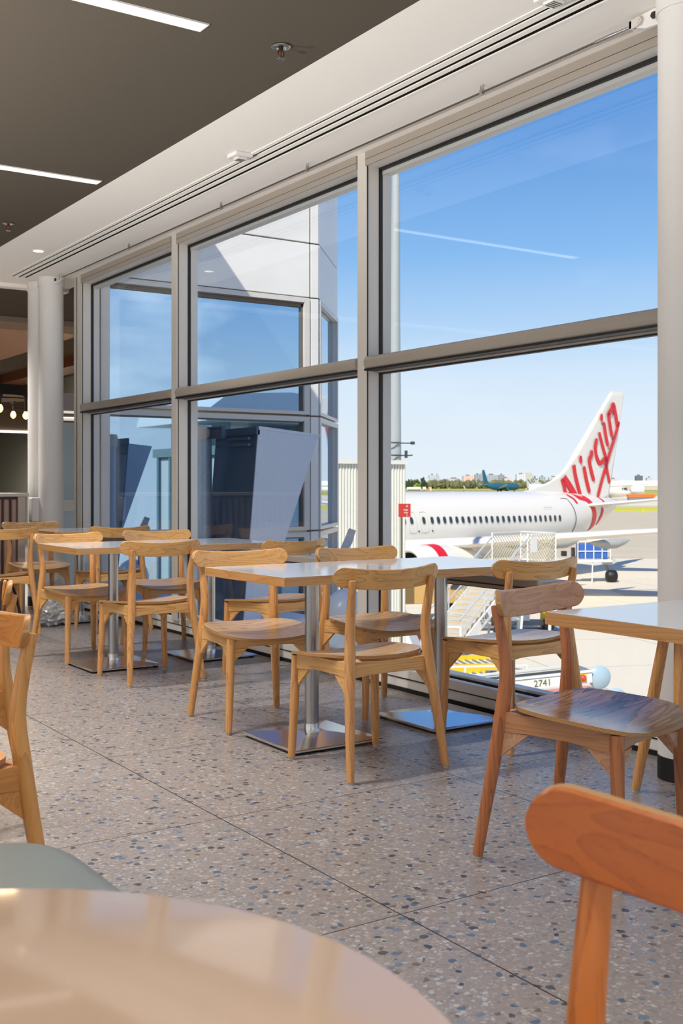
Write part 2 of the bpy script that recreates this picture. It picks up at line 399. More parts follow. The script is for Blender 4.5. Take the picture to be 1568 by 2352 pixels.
for a, b in panes:
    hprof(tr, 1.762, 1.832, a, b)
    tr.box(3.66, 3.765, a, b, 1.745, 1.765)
    trg.box(3.585, 3.66, a, b, 1.752, 1.7625); trg.box(3.688, 3.712, a, b, 1.738, 1.75)
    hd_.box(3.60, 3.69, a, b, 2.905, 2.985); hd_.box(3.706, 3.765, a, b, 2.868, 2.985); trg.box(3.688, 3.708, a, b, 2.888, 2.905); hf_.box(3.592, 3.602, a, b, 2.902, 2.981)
    trg.box(3.591, 3.595, a, b, 2.936, 2.938)
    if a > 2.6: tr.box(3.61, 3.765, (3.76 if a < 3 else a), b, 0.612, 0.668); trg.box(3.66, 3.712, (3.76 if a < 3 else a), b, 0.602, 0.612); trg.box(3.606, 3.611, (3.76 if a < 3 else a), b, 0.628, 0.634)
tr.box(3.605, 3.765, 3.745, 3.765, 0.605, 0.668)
struct('trim_3', tr, plain('shaded_aluminium', (160, 151, 140), 0.4, noise=0.02), bevel=0.003)  # transom colour darkened to carry its backlit shade
struct('trim_11', hd_, M['alu'])
struct('trim_12', hf_, plain('shaded_aluminium', (160, 151, 140)))  # thin strip paints shade on the head's front face
struct('trim_4', trg, M['black'])
si = MB().box(3.622, 3.66, -5, 9.6, 0.020, 0.120).box(3.66, 3.80, -5, 9.6, 0.02, 0.10).box(3.70, 3.765, -5, 9.6, 0.10, 0.135)
struct('window_sill', si, plain('sill_white', (236, 232, 224), 0.4), bevel=0.003).name = 'trim_5'
struct('trim_6', MB().box(3.616, 3.70, -5, 9.6, -0.01, 0.020).box(3.618, 3.627, -5, 9.6, 0.068, 0.073).box(3.690, 3.70, -5, 9.6, 0.10, 0.122), M['black'])
for i, (a, b) in enumerate(panes):
    struct('window_%d' % (i+1), MB().box(3.697, 3.703, a, b, 0.12, 2.89), M['glass'])
struct('wall_window_side', MB().box(3.60, 3.76, 9.66, 9.74, 0, 3.05), M['alu'])

# ---- ceiling strip lights ---------------------------------------
strip_m = emit('strip_diffuser', (255, 244, 228), STRIP_EMIT)
def strip(x0, x1, y, label):
    t = thing('ceiling_strip_light', ((x0+x1)/2, y, 2.98), label, 'ceiling light', group='recessed strip lights')
    L = (x1-x0)/2
    MB().box(-L, L, -0.036, 0.036, -0.003, -0.001).build('diffuser', strip_m, t)
    MB().box(-L-0.006, L+0.006, -0.042, -0.036, -0.006, 0).box(-L-0.006, L+0.006, 0.036, 0.042, -0.006, 0).box(-L-0.006, -L, -0.036, 0.036, -0.006, 0).box(L, L+0.006, -0.036, 0.036, -0.006, 0).build('trim_frame', M['white'], t)
    return t
strip(0.2, 2.065, 4.105, 'wide glowing strip light in the dark ceiling at the top edge, nearer of the two')
strip(0.7, 2.583, 6.565, 'glowing strip light in the dark ceiling at the left, farther of the two')
for y in (-3.2, -0.75, 1.65): strip(0.2, 2.065, y, 'glowing strip light in the dark ceiling behind the viewer')
for y in (-2, 1.6, 5.3): strip(-3.6, -1.8, y, 'glowing strip light in the dark ceiling far to the left')

# ---- sprinklers, downlight, sensor boxes -------------------------
def sprinkler(x, y, label, z=2.98, s=1.0):
    t = thing('fire_sprinkler', (x, y, z), label, 'sprinkler', group='ceiling sprinklers')
    t.scale = (s, s, s)
    MB().lathe([(0.040, 0), (0.042, -0.006), (0.036, -0.010), (0.026, -0.010), (0.024, -0.002), (0.014, -0.002)], n=28).build('escutcheon', M['steel'], t, smooth=40)
    h = MB().cyl((0, 0, 0), (0, 0, -0.022), 0.010, n=14)
    for sx in (-1, 1): h.tube([(0.009*sx, 0, -0.02), (0.015*sx, 0, -0.032), (0.012*sx, 0, -0.045), (0.003*sx, 0, -0.054)], 0.0028, 8)
    h.build('frame_arms', plain('dark_bronze', (70, 62, 52), 0.4, metal=0.7), t, smooth=40)
    d = MB().cyl((0, 0, -0.054), (0, 0, -0.057), 0.014, n=20)
    for k in range(8): a = k*PI/4; d.box(0, 0, 0, 0, 0, 0) if False else d.bar((0.012*math.cos(a), 0.012*math.sin(a), -0.0555), (0.019*math.cos(a), 0.019*math.sin(a), -0.0575), 0.005, 0.0015)
    d.build('deflector', M['steel'], t)
    MB().cyl((0, 0, -0.022), (0, 0, -0.052), 0.0032, n=8).build('bulb', plain('red_glass_bulb', (150, 40, 30), 0.2), t)
sprinkler(2.427, 4.097, 'metal fire sprinkler in the dark ceiling, largest one, right of the upper strip light')
sprinkler(2.451, 7.944, 'small fire sprinkler in the dark ceiling at the left edge, beside the white margin')
dl = thing('downlight', (2.942, 8.755, 2.98), 'small round recessed downlight in the white ceiling margin, left of the slot vent', 'ceiling light')
MB().lathe([(0.055, 0), (0.056, -0.004), (0.046, -0.006), (0.040, -0.001)], n=28, caps=False).build('rim', M['white'], dl, smooth=40)
MB().cyl((0, 0, -0.001), (0, 0, -0.002), 0.041).build('lens', emit('downlight_lens', (255, 240, 215), 5.0), dl)
def sensor(x, y, label):
    t = thing('ceiling_sensor_box', (x, y, 2.98), label, 'sensor', group='sensor boxes beside the slot vent')
    MB().box(-0.055, 0.055, -0.055, 0.055, -0.022, 0).build('housing', M['white'], t, bevel=0.005)
    MB().box(-0.03, 0.03, -0.03, 0.03, -0.034, -0.022).build('grille', M['white'], t, bevel=0.004)
    g = MB()
    for k in range(4): g.box(-0.024, 0.024, -0.022+k*0.013, -0.018+k*0.013, -0.036, -0.034)
    g.build('slit', M['alud'], t)
sensor(3.03, 5.567, 'small white sensor box on the ceiling beside the slot vent, whole one in the middle')
sensor(3.045, 3.10, 'small white sensor box on the ceiling beside the slot vent, cut by the top edge')

# ---- columns, cable ----------------------------------------------
def column(x, y, label, gusset):
    t = thing('round_column', (x, y, 0), label, 'column')
    MB().cyl((0, 0, 0.085), (0, 0, 2.90), 0.11, n=48).build('shaft', M['column'], t, smooth=40)
    MB().cyl((0, 0, 2.90), (0, 0, 2.979), 0.118, n=48).build('collar', M['column'], t, smooth=40)
    MB().cyl((0, 0, 0), (0, 0, 0.088), 0.1115, n=48).build('skirting_band', M['black'], t, smooth=40)
    if gusset:
        sg = gusset; L = 0.17
        pts = [(0, 0.09*sg, 2.976), (0, 0.15*sg, 2.976), (0, 0.22*sg, 2.972), (0, 0.25*sg, 2.955), (0, 0.25*sg, 2.93), (0, 0.20*sg, 2.912), (0, 0.09*sg, 2.905)]
        MB().prism([(p[0]-0.008, p[1], p[2]) for p in pts], (0.016, 0, 0)).build('gusset_plate', M['column'], t, bevel=0.003)
        b = MB(); b.cyl((-0.02, 0.15*sg, 2.945), (-0.008, 0.15*sg, 2.945), 0.014, n=6); b.build('hex_bolt', plain('dark_bolt', (60, 56, 50), 0.5, metal=0.6), t)
        MB().cyl((-0.024, 0.225*sg, 2.946), (0.024, 0.225*sg, 2.946), 0.017, n=20).cyl((-0.028, 0.225*sg, 2.946), (0.028, 0.225*sg, 2.946), 0.010, n=16).build('clevis_pin', M['alu'], t, smooth=40)
        MB().bar((-0.013, 0.215*sg, 2.946), (-0.013, 0.275*sg, 2.946), 0.006, 0.034).bar((0.013, 0.215*sg, 2.946), (0.013, 0.275*sg, 2.946), 0.006, 0.034).bar((-0.016, 0.27*sg, 2.946), (0.016, 0.27*sg, 2.946), 0.012, 0.03).build('clevis', M['alu'], t)
    return t
CX = 3.45
column(CX, 2.80, 'thick white round column with a black base at the right edge', 1)
column(3.43, 9.86, 'white round column at the far end of the window wall, in front of its twin', -1)
column(3.43, 10.16, 'white round column mostly hidden behind its twin at the far end of the windows', 0)
cb = thing('steel_cable', (CX, 3.07, 2.946), 'thin steel cable strung below the ceiling between the two columns', 'cable')
e1 = Vector((3.43-CX, 9.585-3.07, 0)); dv = e1.normalized()
MB().tube([(0, 0, 0), e1], 0.0048, 8).build('wire_rope', plain('dark_steel_rope', (92, 84, 74), 0.45, metal=0.4), cb)
for s0, s1, sg in ((0.0, 0.20, 1), (e1.length-0.20, e1.length, 1)):
    MB().tube([dv*s0, dv*(s0+0.07), dv*(s0+0.1), dv*s1], [0.006, 0.006, 0.0085, 0.0075], 10).build('turnbuckle', M['steel'], cb, smooth=40)
for k, yy in enumerate((3.98, 5.51, 6.58, 8.10)):
    p = dv*((yy-3.07)); t = MB()
    t.obox(p, dv*0.010, (0.008, 0, 0), (0, 0, 0.010))
    for q in (-1, 1): t.cyl(p+dv*0.008*q+Vector((0.0, 0, -0.012)), p+dv*0.008*q+Vector((0, 0, 0.034)), 0.003, n=8); t.cyl(p+dv*0.008*q+Vector((0, 0, 0.012)), p+dv*0.008*q+Vector((0, 0, 0.018)), 0.006, n=6)
    t.build('cable_clamp', M['steel'], cb)

# ================================================================== CHAIRS
def backrest_mesh(mb, L=0.247, hh=0.0395, th=0.0085, zc=0.748):
    xs = []
    n = 11
    for k in range(n+1): xs.append(-L+hh*(1-math.cos(PI/2*k/n)))
    xs += [-L+hh+(2*L-2*hh)*k/22 for k in range(1, 22)]
    for k in range(n+1): xs.append(L-hh*(1-math.cos(PI/2*(n-k)/n)))
    rings = []
    for x in xs:
        e = max(0.0, (abs(x)-(L-hh))/hh); h = hh*math.sqrt(max(0.0, 1-e*e)); h = max(h, 0.0035)
        yc = -0.199+1.0*x*x; sl = 2.0*x; zl = zc+0.30*(x*x)+0.0; L2 = math.sqrt(1+sl*sl); nx, ny = -sl/L2, 1/L2
        b = min(0.003, h*0.5)
        ring = []
        for (v, t) in ((h, -th+b), (h, th-b), (h-b, th), (-h+b, th), (-h, th-b), (-h, -th+b), (-h+b, -th), (h-b, -th)):
            lean = -0.22*v
            ring.append(Vector((x+nx*t, yc+ny*t+lean, zl+v-0.22*t*0.5)))
        rings.append(ring)
    base = len(mb.f); mb.loft(rings)
    nr = len(rings)
    # faces: index in ring 0 (top edge) and 4 (bottom edge) get the ply edge; caps too
    for i in range(nr-1):
        for k in range(8):
            fi = base+i*8+k
            if k in (0, 4): mb.mi[fi] = 1; mb.uv[fi] = [(0, 0), (1, 0), (1, 1), (0, 1)]
    for fi in range(base+(nr-1)*8, len(mb.f)): mb.mi[fi] = 1; mb.uv[fi] = [(0, 0)]*8
def seat_mesh(mb):
    NA, NR = 72, 8; a, b, n = 0.236, 0.218, 3.3; cy = 0.060
    def outline(t):
        c, s = math.cos(t), math.sin(t)
        x = a*math.copysign(abs(c)**(2/n), c); y = b*math.copysign(abs(s)**(2/n), s)
        x *= 1.0+0.04*(y/b)
        return x, y
    def ztop(x, y): return 0.436+0.019*(x/a)**2-0.012*(y/b)+0.006*(y/b)**2*(1 if y < 0 else -0.6)
    T = 0.0125; rings_t = []; rings_b = []
    for r in range(1, NR+1):
        q = r/NR; rt = []; rb = []
        for k in range(NA):
            x, y = outline(2*PI*k/NA); rt.append(Vector((x*q, y*q+cy, ztop(x*q, y*q)))); rb.append(Vector((x*q, y*q+cy, ztop(x*q, y*q)-T)))
        rings_t.append(rt); rings_b.append(rb)
    vs = [Vector((0, cy, ztop(0, 0)))]+[p for r in rings_t for p in r]; fs = [(0, 1+k, 1+(k+1) % NA) for k in range(NA)]
    for r in range(NR-1):
        for k in range(NA): fs.append((1+r*NA+k, 1+(r+1)*NA+k, 1+(r+1)*NA+(k+1) % NA, 1+r*NA+(k+1) % NA))
    mb.add(vs, fs, 0)
    vs = [Vector((0, cy, ztop(0, 0)-T))]+[p for r in rings_b for p in r]
    mb.add(vs, [tuple(reversed(f)) for f in fs], 0)
    top, bot = rings_t[-1], rings_b[-1]; cx = []
    vs = top+bot; fs = []; uv = []
    for k in range(NA):
        j = (k+1) % NA; fs.append((k, NA+k, NA+j, j)); uv.append([(0, k/NA), (1, k/NA), (1, j/NA), (0, j/NA)])
    mb.add(vs, fs, 1, uv)
def make_chair(mats, label, group):
    wx, wz, ws, wy = mats
    t = thing('dining_chair', (0, 0, 0), label, 'chair', group=group)
    b = MB(); backrest_mesh(b); b.build('backrest', [wx, M['ply']], t, smooth=35)
    b = MB(); seat_mesh(b); b.build('seat', [ws, M['ply']], t, smooth=40)
    for s in (-1, 1):
        path = spline([(0.226*s, -0.225, 0.008), (0.213*s, -0.203, 0.16), (0.198*s, -0.179, 0.32), (0.186*s, -0.163, 0.45), (0.180*s, -0.155, 0.56), (0.183*s, -0.168, 0.66), (0.190*s, -0.186, 0.752)], 5)
        N = len(path); rr = []
        for i, p in enumerate(path):
            z = p.z; r = 0.0155+0.0068*min(1, z/0.40) if z < 0.45 else 0.0223-0.0068*((z-0.45)/0.30)
            rr.append(r)
        rr[-1] *= 0.86
        MB().tube(path, rr, 16).build('rear_leg', wz, t, smooth=45)
        p = [(0.209*s, 0.225, 0.008), (0.201*s, 0.219, 0.2), (0.193*s, 0.212, 0.424)]
        MB().tube(p, [0.0152, 0.0182, 0.0205], 16).build('front_leg', wz, t, smooth=45)
        for q in ((0.226*s, -0.225), (0.209*s, 0.225)):
            MB().cyl((q[0], q[1], 0), (q[0], q[1], 0.009), 0.0125, n=14).build('foot_glide', M['glide'], t, smooth=40)
        # side rail with two triangular corner blocks below it
        MB().prism([(0.180*s, -0.150, 0.378), (0.180*s, -0.08, 0.384), (0.182*s, 0.06, 0.384), (0.184*s, 0.200, 0.370), (0.184*s, 0.200, 0.430), (0.182*s, 0.06, 0.437), (0.180*s, -0.150, 0.440)], (0.018*s, 0, 0)).build('side_rail', wy, t, bevel=0.0015)
        MB().prism([(0.182*s, 0.205, 0.374), (0.182*s, 0.205, 0.298), (0.182*s, 0.118, 0.376)], (0.014*s, 0, 0)).build('corner_block', wx, t)
        MB().prism([(0.183*s, -0.170, 0.380), (0.187*s, -0.172, 0.300), (0.181*s, -0.070, 0.382)], (0.014*s, 0, 0)).build('corner_block', wx, t)
        MB().prism([(0.182*s, 0.206, 0.374), (0.186*s, 0.206, 0.315), (0.115*s, 0.206, 0.378)], (0, 0.013, 0)).build('corner_block', wx, t)
    MB().prism([(-0.18, 0.198, 0.372), (-0.09, 0.198, 0.383), (0.09, 0.198, 0.383), (0.18, 0.198, 0.372), (0.18, 0.198, 0.430), (0, 0.198, 0.420), (-0.18, 0.198, 0.430)], (0, 0.018, 0)).build('front_rail', wx, t, bevel=0.0015)
    MB().prism([(-0.18, -0.165, 0.376), (-0.09, -0.165, 0.386), (0.09, -0.165, 0.386), (0.18, -0.165, 0.376), (0.18, -0.165, 0.438), (0, -0.165, 0.432), (-0.18, -0.165, 0.438)], (0, 0.018, 0)).build('rear_rail', wx, t, bevel=0.0015)
    return t
gold = (M['woodX'], M['woodZ'], M['seat'], M['woodY'])
amber = (M['orX'], M['orZ'], M['orX'], M['orX'])
honey = (M['hoX'], M['hoZ'], M['hoX'], M['hoY'])
brown = (M['rdX'], M['rdZ'], M['seatdk'], M['rdY'])
GRP = 'light wooden cafe chairs'
proto = {}
def chair(kind, x, y, rz, label):
    if kind not in proto:
        t = make_chair({'gold': gold, 'amber': amber, 'honey': honey, 'brown': brown}[kind], label, GRP); proto[kind] = t
    else: t = copy_tree(proto[kind])
    t.location = (x, y, 0); t.rotation_euler = (0, 0, math.radians(rz)); t['label'] = label; return t
chair('gold', 2.557, 3.655, 0, 'light wooden chair with its back to the viewer, centre front, before the nearest tables')
chair('gold', 2.580, 4.62, 173.7, 'light wooden chair behind the nearest tables, facing the viewer, left of the thick steel post')
chair('gold', 3.215, 4.525, 180, 'light wooden chair behind the nearest tables, facing the viewer, before the wide window post')
chair('gold', 3.335, 3.65, 1, 'light wooden chair, back to the viewer, right end of the nearest tables beside the glass')
chair('gold', 3.33, 5.67, 13, 'light wooden chair between the two table pairs near the glass, back to the viewer')
chair('gold', 2.66, 5.975, 1.5, 'light wooden chair, back to the viewer, at the near side of the second table pair')
chair('gold', 2.60, 6.93, 188, 'light wooden chair facing the viewer behind the left end of the second table pair')
chair('gold', 3.25, 7.06, 174, 'light wooden chair facing the viewer behind the second table pair, nearest the glass')
chair('gold', 3.335, 8.19, 0, 'light wooden chair, back to the viewer, at the farthest table by the window corner')
chair('gold', 3.10, 9.28, 180, 'light wooden chair facing the viewer beyond the farthest table, below the white column')
chair('gold', 2.51, 8.345, 0, 'light wooden chair, back to the viewer, at the far left before the fluted counter')
chair('brown', 2.465, 2.387, 195, 'reddish wooden chair with grey-brown seat at the square table on the right edge')
HX, HY = 0.659, 2.815
chair('honey', HX, HY, 101.4, 'honey-coloured wooden chair cut by the left edge, its curved rear leg in full view')
chair('honey', 0.926, 3.805, 101, 'wooden chair at the left edge behind the honey-coloured one, with a dark strap over it')
chair('amber', 0.662, 0.622, 87.5, 'large amber wooden chair back blurred in the lower right corner, closest to the viewer')
st = thing('hanging_strap', (1.115, 3.66, 0), 'dark strap hanging over the back of the chair at the left edge', 'strap')
MB().loft([[Vector((x, y-0.012, z)), Vector((x, y+0.012, z)), Vector((x+0.003, y+0.012, z)), Vector((x+0.003, y-0.012, z))] for x, y, z in spline([(-0.015, 0, 0.62), (-0.012, 0, 0.78), (0.005, 0, 0.802), (0.03, 0.0, 0.77), (0.05, -0.01, 0.68), (0.07, -0.03, 0.54), (0.05, -0.02, 0.52)], 5)]).build('webbing', plain('dark_webbing', (52, 40, 36), 0.8), st)

# ================================================================== TABLES
def table(x0, x1, y0, y1, label, edge='edge', off=(0, 0)):
    cx, cy = (x0+x1)/2, (y0+y1)/2; a, b = (x1-x0)/2, (y1-y0)/2
    t = thing('square_table', (cx, cy, 0), label, 'table', group='square cafe tables with steel bases')
    e = MB().box(-a, a, -b, -b+0.004, 0.708, 0.744).box(-a, a, b-0.004, b, 0.708, 0.744).box(-a+0.004, a-0.004, -b+0.004, b-0.004, 0.708, 0.7425)
    e.build('top_panel', M[edge], t)
    MB().box(-a, -a+0.004, -b+0.004, b-0.004, 0.708, 0.744).build('edge_band', M['edgeY'], t); MB().box(a-0.004, a, -b+0.004, b-0.004, 0.708, 0.744).build('edge_band', M['edgeY'], t)
    MB().box(-a+0.002, a-0.002, -b+0.002, b-0.002, 0.7425, 0.7452).build('laminate_surface', M['lam'], t)
    ox, oy = off
    MB().cyl((ox, oy, 0.03), (ox, oy, 0.70), 0.031, n=36).build('post', M['steel'], t, smooth=40)
    MB().cyl((ox, oy, 0.022), (ox, oy, 0.075), 0.0335, n=36).build('post_collar', M['chrome'], t, smooth=40)
    MB().box(ox-0.12, ox+0.12, oy-0.12, oy+0.12, 0.699, 0.708).build('mounting_plate', M['black'], t)
    h = 0.225
    p = MB(); vs = []
    for r, z in ((h, 0.012), (h, 0.018), (h-0.006, 0.021), (0.05, 0.042)):
        vs += [(ox+sx*r, oy+sy*r, z) for sx, sy in ((-1, -1), (1, -1), (1, 1), (-1, 1))]
    fs = [(3, 2, 1, 0), (12, 13, 14, 15)]+[(i*4+k, i*4+(k+1) % 4, (i+1)*4+(k+1) % 4, (i+1)*4+k) for i in range(3) for k in range(4)]
    p.add(vs, fs); p.build('base_plate', M['chrome'], t)
    for sx in (-1, 1):
        for sy in (-1, 1): MB().cyl((ox+sx*(h-0.03), oy+sy*(h-0.03), 0), (ox+sx*(h-0.03), oy+sy*(h-0.03), 0.013), 0.016, n=14).build('foot', M['black'], t, smooth=40)
    return t
table(2.262, 2.955, 3.792, 4.482, 'square white-topped table with wood edges, left one of the nearest joined pair', off=(-0.005, -0.005))
table(2.962, 3.655, 3.792, 4.482, 'square white-topped table with wood edges, right one of the nearest joined pair, against the glass', off=(0.02, 0.0))
table(2.312, 2.998, 6.20, 6.89, 'square white-topped table of the second pair, its near left corner in view', off=(0.0, -0.04))
table(3.005, 3.66, 6.20, 6.89, 'square white-topped table of the second pair, next to the glass', off=(0.0, -0.02))
table(2.985, 3.66, 8.50, 9.18, 'square table farthest away by the window corner, with a crumpled bag on its base')
table(2.285, 2.97, 1.675, 2.362, 'square white-topped table with a thick wood edge cut by the right edge', edge='rdX')
# round table at the lower left
rt = thing('round_table', (0.132, 0.69, 0), 'round cream-topped table filling the lower left corner', 'table')
R0 = 0.372
MB().lathe([(R0-0.012, 0.712), (R0-0.002, 0.718), (R0, 0.727), (R0-0.001, 0.738), (R0-0.006, 0.7435)], n=160).build('wooden_rim', plain('pinkish_wood_rim', (196, 138, 104), 0.35), rt, smooth=50)
MB().lathe([(R0-0.008, 0.7425), (R0-0.007, 0.7450), (R0-0.010, 0.7456)], n=160).build('laminate_surface', M['cream'], rt, smooth=50)
MB().cyl((0, 0, 0.03), (0, 0, 0.712), 0.03, n=32).build('post', M['steel'], rt, smooth=40)
MB().lathe([(0.22, 0), (0.22, 0.012), (0.20, 0.02), (0.04, 0.034)], n=48).build('base_plate', M['chrome'], rt, smooth=40)
# grey upholstered stool beyond it
us = thing('upholstered_stool', (0.43, 1.80, 0), 'grey-green upholstered seat behind the round table, cut by the left edge', 'stool')
rg = []
for q, z in ((0.90, 0.33), (0.97, 0.345), (1.0, 0.375), (1.0, 0.405), (0.985, 0.428), (0.95, 0.443), (0.86, 0.452), (0.5, 0.457), (0.02, 0.458)):
    r_ = []
    for k in range(72):
        a = 2*PI*k/72; c_, s_ = math.cos(a), math.sin(a)
        r_.append(Vector((0.305*q*math.copysign(abs(c_)**(2/4.2), c_), 0.315*q*math.copysign(abs(s_)**(2/4.2), s_), z)))
    rg.append(r_)
MB().loft(rg).build('cushion', plain('grey_green_leather', (124, 131, 128), 0.40, noise=0.04), us, smooth=60)
MB().box(-0.25, 0.25, -0.26, 0.26, 0, 0.33).build('plinth', plain('dark_plinth', (60, 58, 56), 0.6), us, bevel=0.01)
# tall stool hidden below the table at the right: one splayed leg in view
ts = thing('tall_stool', (3.170, 2.610, 0), 'wooden stool behind the right-hand table, one splayed leg in view beside the thick column', 'stool')
L0 = Vector((3.137-3.170, 2.777-2.610, 0))
for k in range(3):
    a = Matrix.Rotation(2*PI*k/3, 3, 'Z'); p = a @ L0; q = a @ (L0*0.30)
    MB().tube([(p.x, p.y, 0.01), ((p.x+q.x)/2, (p.y+q.y)/2, 0.30), (q.x, q.y, 0.60)], [0.016, 0.022, 0.019], 16).build('leg', M['woodZ'], ts, smooth=45)
    MB().cyl((p.x, p.y, 0), (p.x, p.y, 0.01), 0.014, n=12).build('foot_glide', M['glide'], ts)
MB().lathe([(0.13, 0.60), (0.15, 0.605), (0.15, 0.622), (0.14, 0.63)], n=48).build('seat', M['woodX'], ts, smooth=40)
# crumpled clear bag on the far base
bgm = bmesh.new(); bmesh.ops.create_icosphere(bgm, subdivisions=4, radius=1.0)
rnd = random.Random(3)
from mathutils import noise as mnoise
for v in bgm.verts:
    d = v.co.normalized(); k = 1+0.30*mnoise.noise(d*2.3)+0.16*mnoise.noise(d*6.1)+0.07*mnoise.noise(d*14)
    v.co = Vector((d.x*0.14*k, d.y*0.11*k, max(-0.098, d.z*0.105*k)))
me = bpy.data.meshes.new('crumpled_bag'); bgm.to_mesh(me); bgm.free()
cbm = plain('crumpled_film', (205, 205, 205), 0.18, metal=0.35, spec=0.8); me.materials.append(cbm)
cbg = bpy.data.objects.new('crumpled_bag', me); C.objects.link(cbg); cbg.location = (3.01, 8.64, 0.10)
tag(cbg, 'crumpled shiny silver-grey bag on the floor under the farthest table', 'bag')

# ================================================================== FAR INTERIOR (food court beyond the columns)
struct('ceiling_far', MB().box(-5, 3.76, YF+0.12, 12.4, 2.99, 3.05).box(3.76, 6.0, 9.7, 10.7, 2.99, 3.05).box(3.76, 6.85, 10.7, 24, 2.99, 3.05), plain('far_dark_ceiling', (92, 84, 78), 0.9, spec=0.1))
struct('trim_7', MB().box(-5, 5.0, 12.4, 13.0, 2.93, 3.02), plain('greige_beam', (150, 132, 120), 0.7))
struct('trim_8', MB().box(-5, 5.03, 13.0, 24, 2.975, 3.05), wood('timber_ceiling', (176, 120, 74), (120, 76, 42), 'X', 0.7, 0.5))
struct('trim_9', MB().box(5.75, 6.15, 10.7, 24, 2.84, 2.99), M['walnut'])
struct('wall_far', MB().box(-5, 6.9, 24.0, 24.2, -0.2, 3.05), plain('far_wall_grey', (122, 116, 110), 0.8))
struct('wall_far_side', MB().box(6.82, 6.86, 10.8, 24, -0.2, 3.05), plain('grey_green_wall', (164, 170, 160), 0.8))
struct('trim_10', MB().box(3.0, 6.86, 19.0, 19.4, 2.05, 2.42).box(3.0, 6.86, 19.02, 19.38, 2.42, 2.6), plain('warm_dark_bulkhead', (92, 80, 74), 0.8))
fs_ = thing('bulkhead_strip_light', (5, 19.0, 2.04), 'thin bright strip light running under the far bulkhead left of the columns', 'ceiling light')
MB().box(-2.0, 1.86, -0.02, 0.03, -0.03, 0.0).build('diffuser', emit('far_strip', (255, 240, 214), 7.0), fs_)
d2 = thing('service_door', (6.85, 22.2-3.3, 0), 'pale grey service door on the far side wall left of the columns', 'door')
MB().box(-0.03, 0, -0.42, 0.42, 0, 1.72).build('door_leaf', plain('door_grey', (150, 156, 150), 0.5), d2)
MB().box(-0.045, 0, -0.48, -0.42, 0, 1.78).box(-0.045, 0, 0.42, 0.48, 0, 1.78).box(-0.045, 0, -0.48, 0.48, 1.72, 1.78).build('door_frame', plain('door_frame_grey', (110, 116, 112), 0.5), d2)
MB().box(-0.06, -0.03, 0.28, 0.36, 0.85, 1.0).cyl((-0.08, 0.32, 0.95), (-0.08, 0.20, 0.95), 0.012, n=10).cyl((-0.03, 0.32, 0.95), (-0.08, 0.32, 0.95), 0.012, n=10).build('handle', M['black'], d2)
# frosted glass partition next to the window corner
pt = thing('frosted_partition', (3.72, 10.55, 0), 'pale blue frosted glass partition with white rails behind the white columns', 'partition')
MB().box(-0.10, 0.32, -0.004, 0.004, 0.12, 0.86).build('lower_pane', plain('frosted_blue_lower', (200, 214, 232), 0.55), pt)
MB().box(-0.10, 0.32, -0.004, 0.004, 0.97, 1.72).build('upper_pane', plain('frosted_blue', (196, 214, 226), 0.55), pt)
MB().box(-0.14, 0.32, -0.03, 0.03, 0.86, 0.97).box(-0.14, 0.32, -0.03, 0.03, 0.05, 0.12).box(0.29, 0.36, -0.03, 0.03, 0.0, 1.74).box(-0.14, -0.10, -0.03, 0.03, 0, 1.74).build('frame', M['white'], pt, bevel=0.004)
sb = thing('sign_beam', (4.1, 12.2, 0), 'dark overhead panel with two thin warm strip lights, seen between column and window frame', 'sign panel')
MB().box(0.06, 0.9, -0.1, 0.1, 1.94, 2.14).build('panel', plain('near_black_panel', (30, 24, 24), 0.6), sb)
MB().box(0.06, 0.9, -0.14, 0.1, 1.915, 1.94).build('shelf', plain('shelf_grey', (150, 156, 154), 0.5), sb)
MB().box(0.06, 0.9, -0.12, 0.1, 1.835, 1.862).build('shelf', plain('shelf_grey', (150, 156, 154), 0.5), sb)
MB().box(0.06, 0.9, -0.06, 0.1, 1.775, 1.835).box(0.06, 0.9, -0.06, 0.1, 1.862, 1.915).build('dark_band', plain('dark_walnut_strip', (50, 34, 28), 0.7), sb)  # plain dark strips set back between the shelves
for zz in (1.864, 1.776): MB().box(0.06, 0.9, -0.09, -0.06, zz, zz+0.009).build('light_strip', emit('warm_strip', (255, 232, 196), 5.0), sb)
# chandelier
ch = thing('ring_chandelier', (4.14, 14.75, 0), 'black iron ring chandelier with glowing bulbs hanging on a chain left of the columns', 'chandelier')
RR, ZR = 0.78, 2.25
iron = plain('blackened_iron', (58, 60, 64), 0.42, metal=0.5, noise=0.15)
n = 64; ring = []
for k in range(n+1):
    a = 2*PI*k/n; c, s_ = math.cos(a), math.sin(a)
    ring.append([Vector((c*(RR-0.02), s_*(RR-0.02), ZR)), Vector((c*RR, s_*RR, ZR)), Vector((c*RR, s_*RR, ZR+0.13)), Vector((c*(RR-0.02), s_*(RR-0.02), ZR+0.13))])
MB().loft(ring, caps=False).bar((-RR, 0, ZR+0.02), (RR, 0, ZR+0.02), 0.05, 0.02).bar((0, -RR, ZR+0.02), (0, RR, ZR+0.02), 0.05, 0.02).build('iron_ring', iron, ch)
cm = MB(); z = ZR+0.02
while z < 2.95:
    k = int(round((z-ZR)/0.052)); rr_ = 0.016
    pts = [(rr_*math.cos(t*PI/5)*(1 if k % 2 else 0.0), rr_*math.cos(t*PI/5)*(0 if k % 2 else 1.0), z+0.034*math.sin(t*PI/5)) for t in range(10)]
    cm.tube(pts, 0.0045, 6, closed=True); z += 0.052
cm.build('chain', M['black'], ch)
MB().lathe([(0.05, 2.975), (0.05, 2.955), (0.02, 2.94)], n=20).build('ceiling_rose', M['black'], ch)
blm = emit('glowing_filament', (255, 168, 70), 11.0)
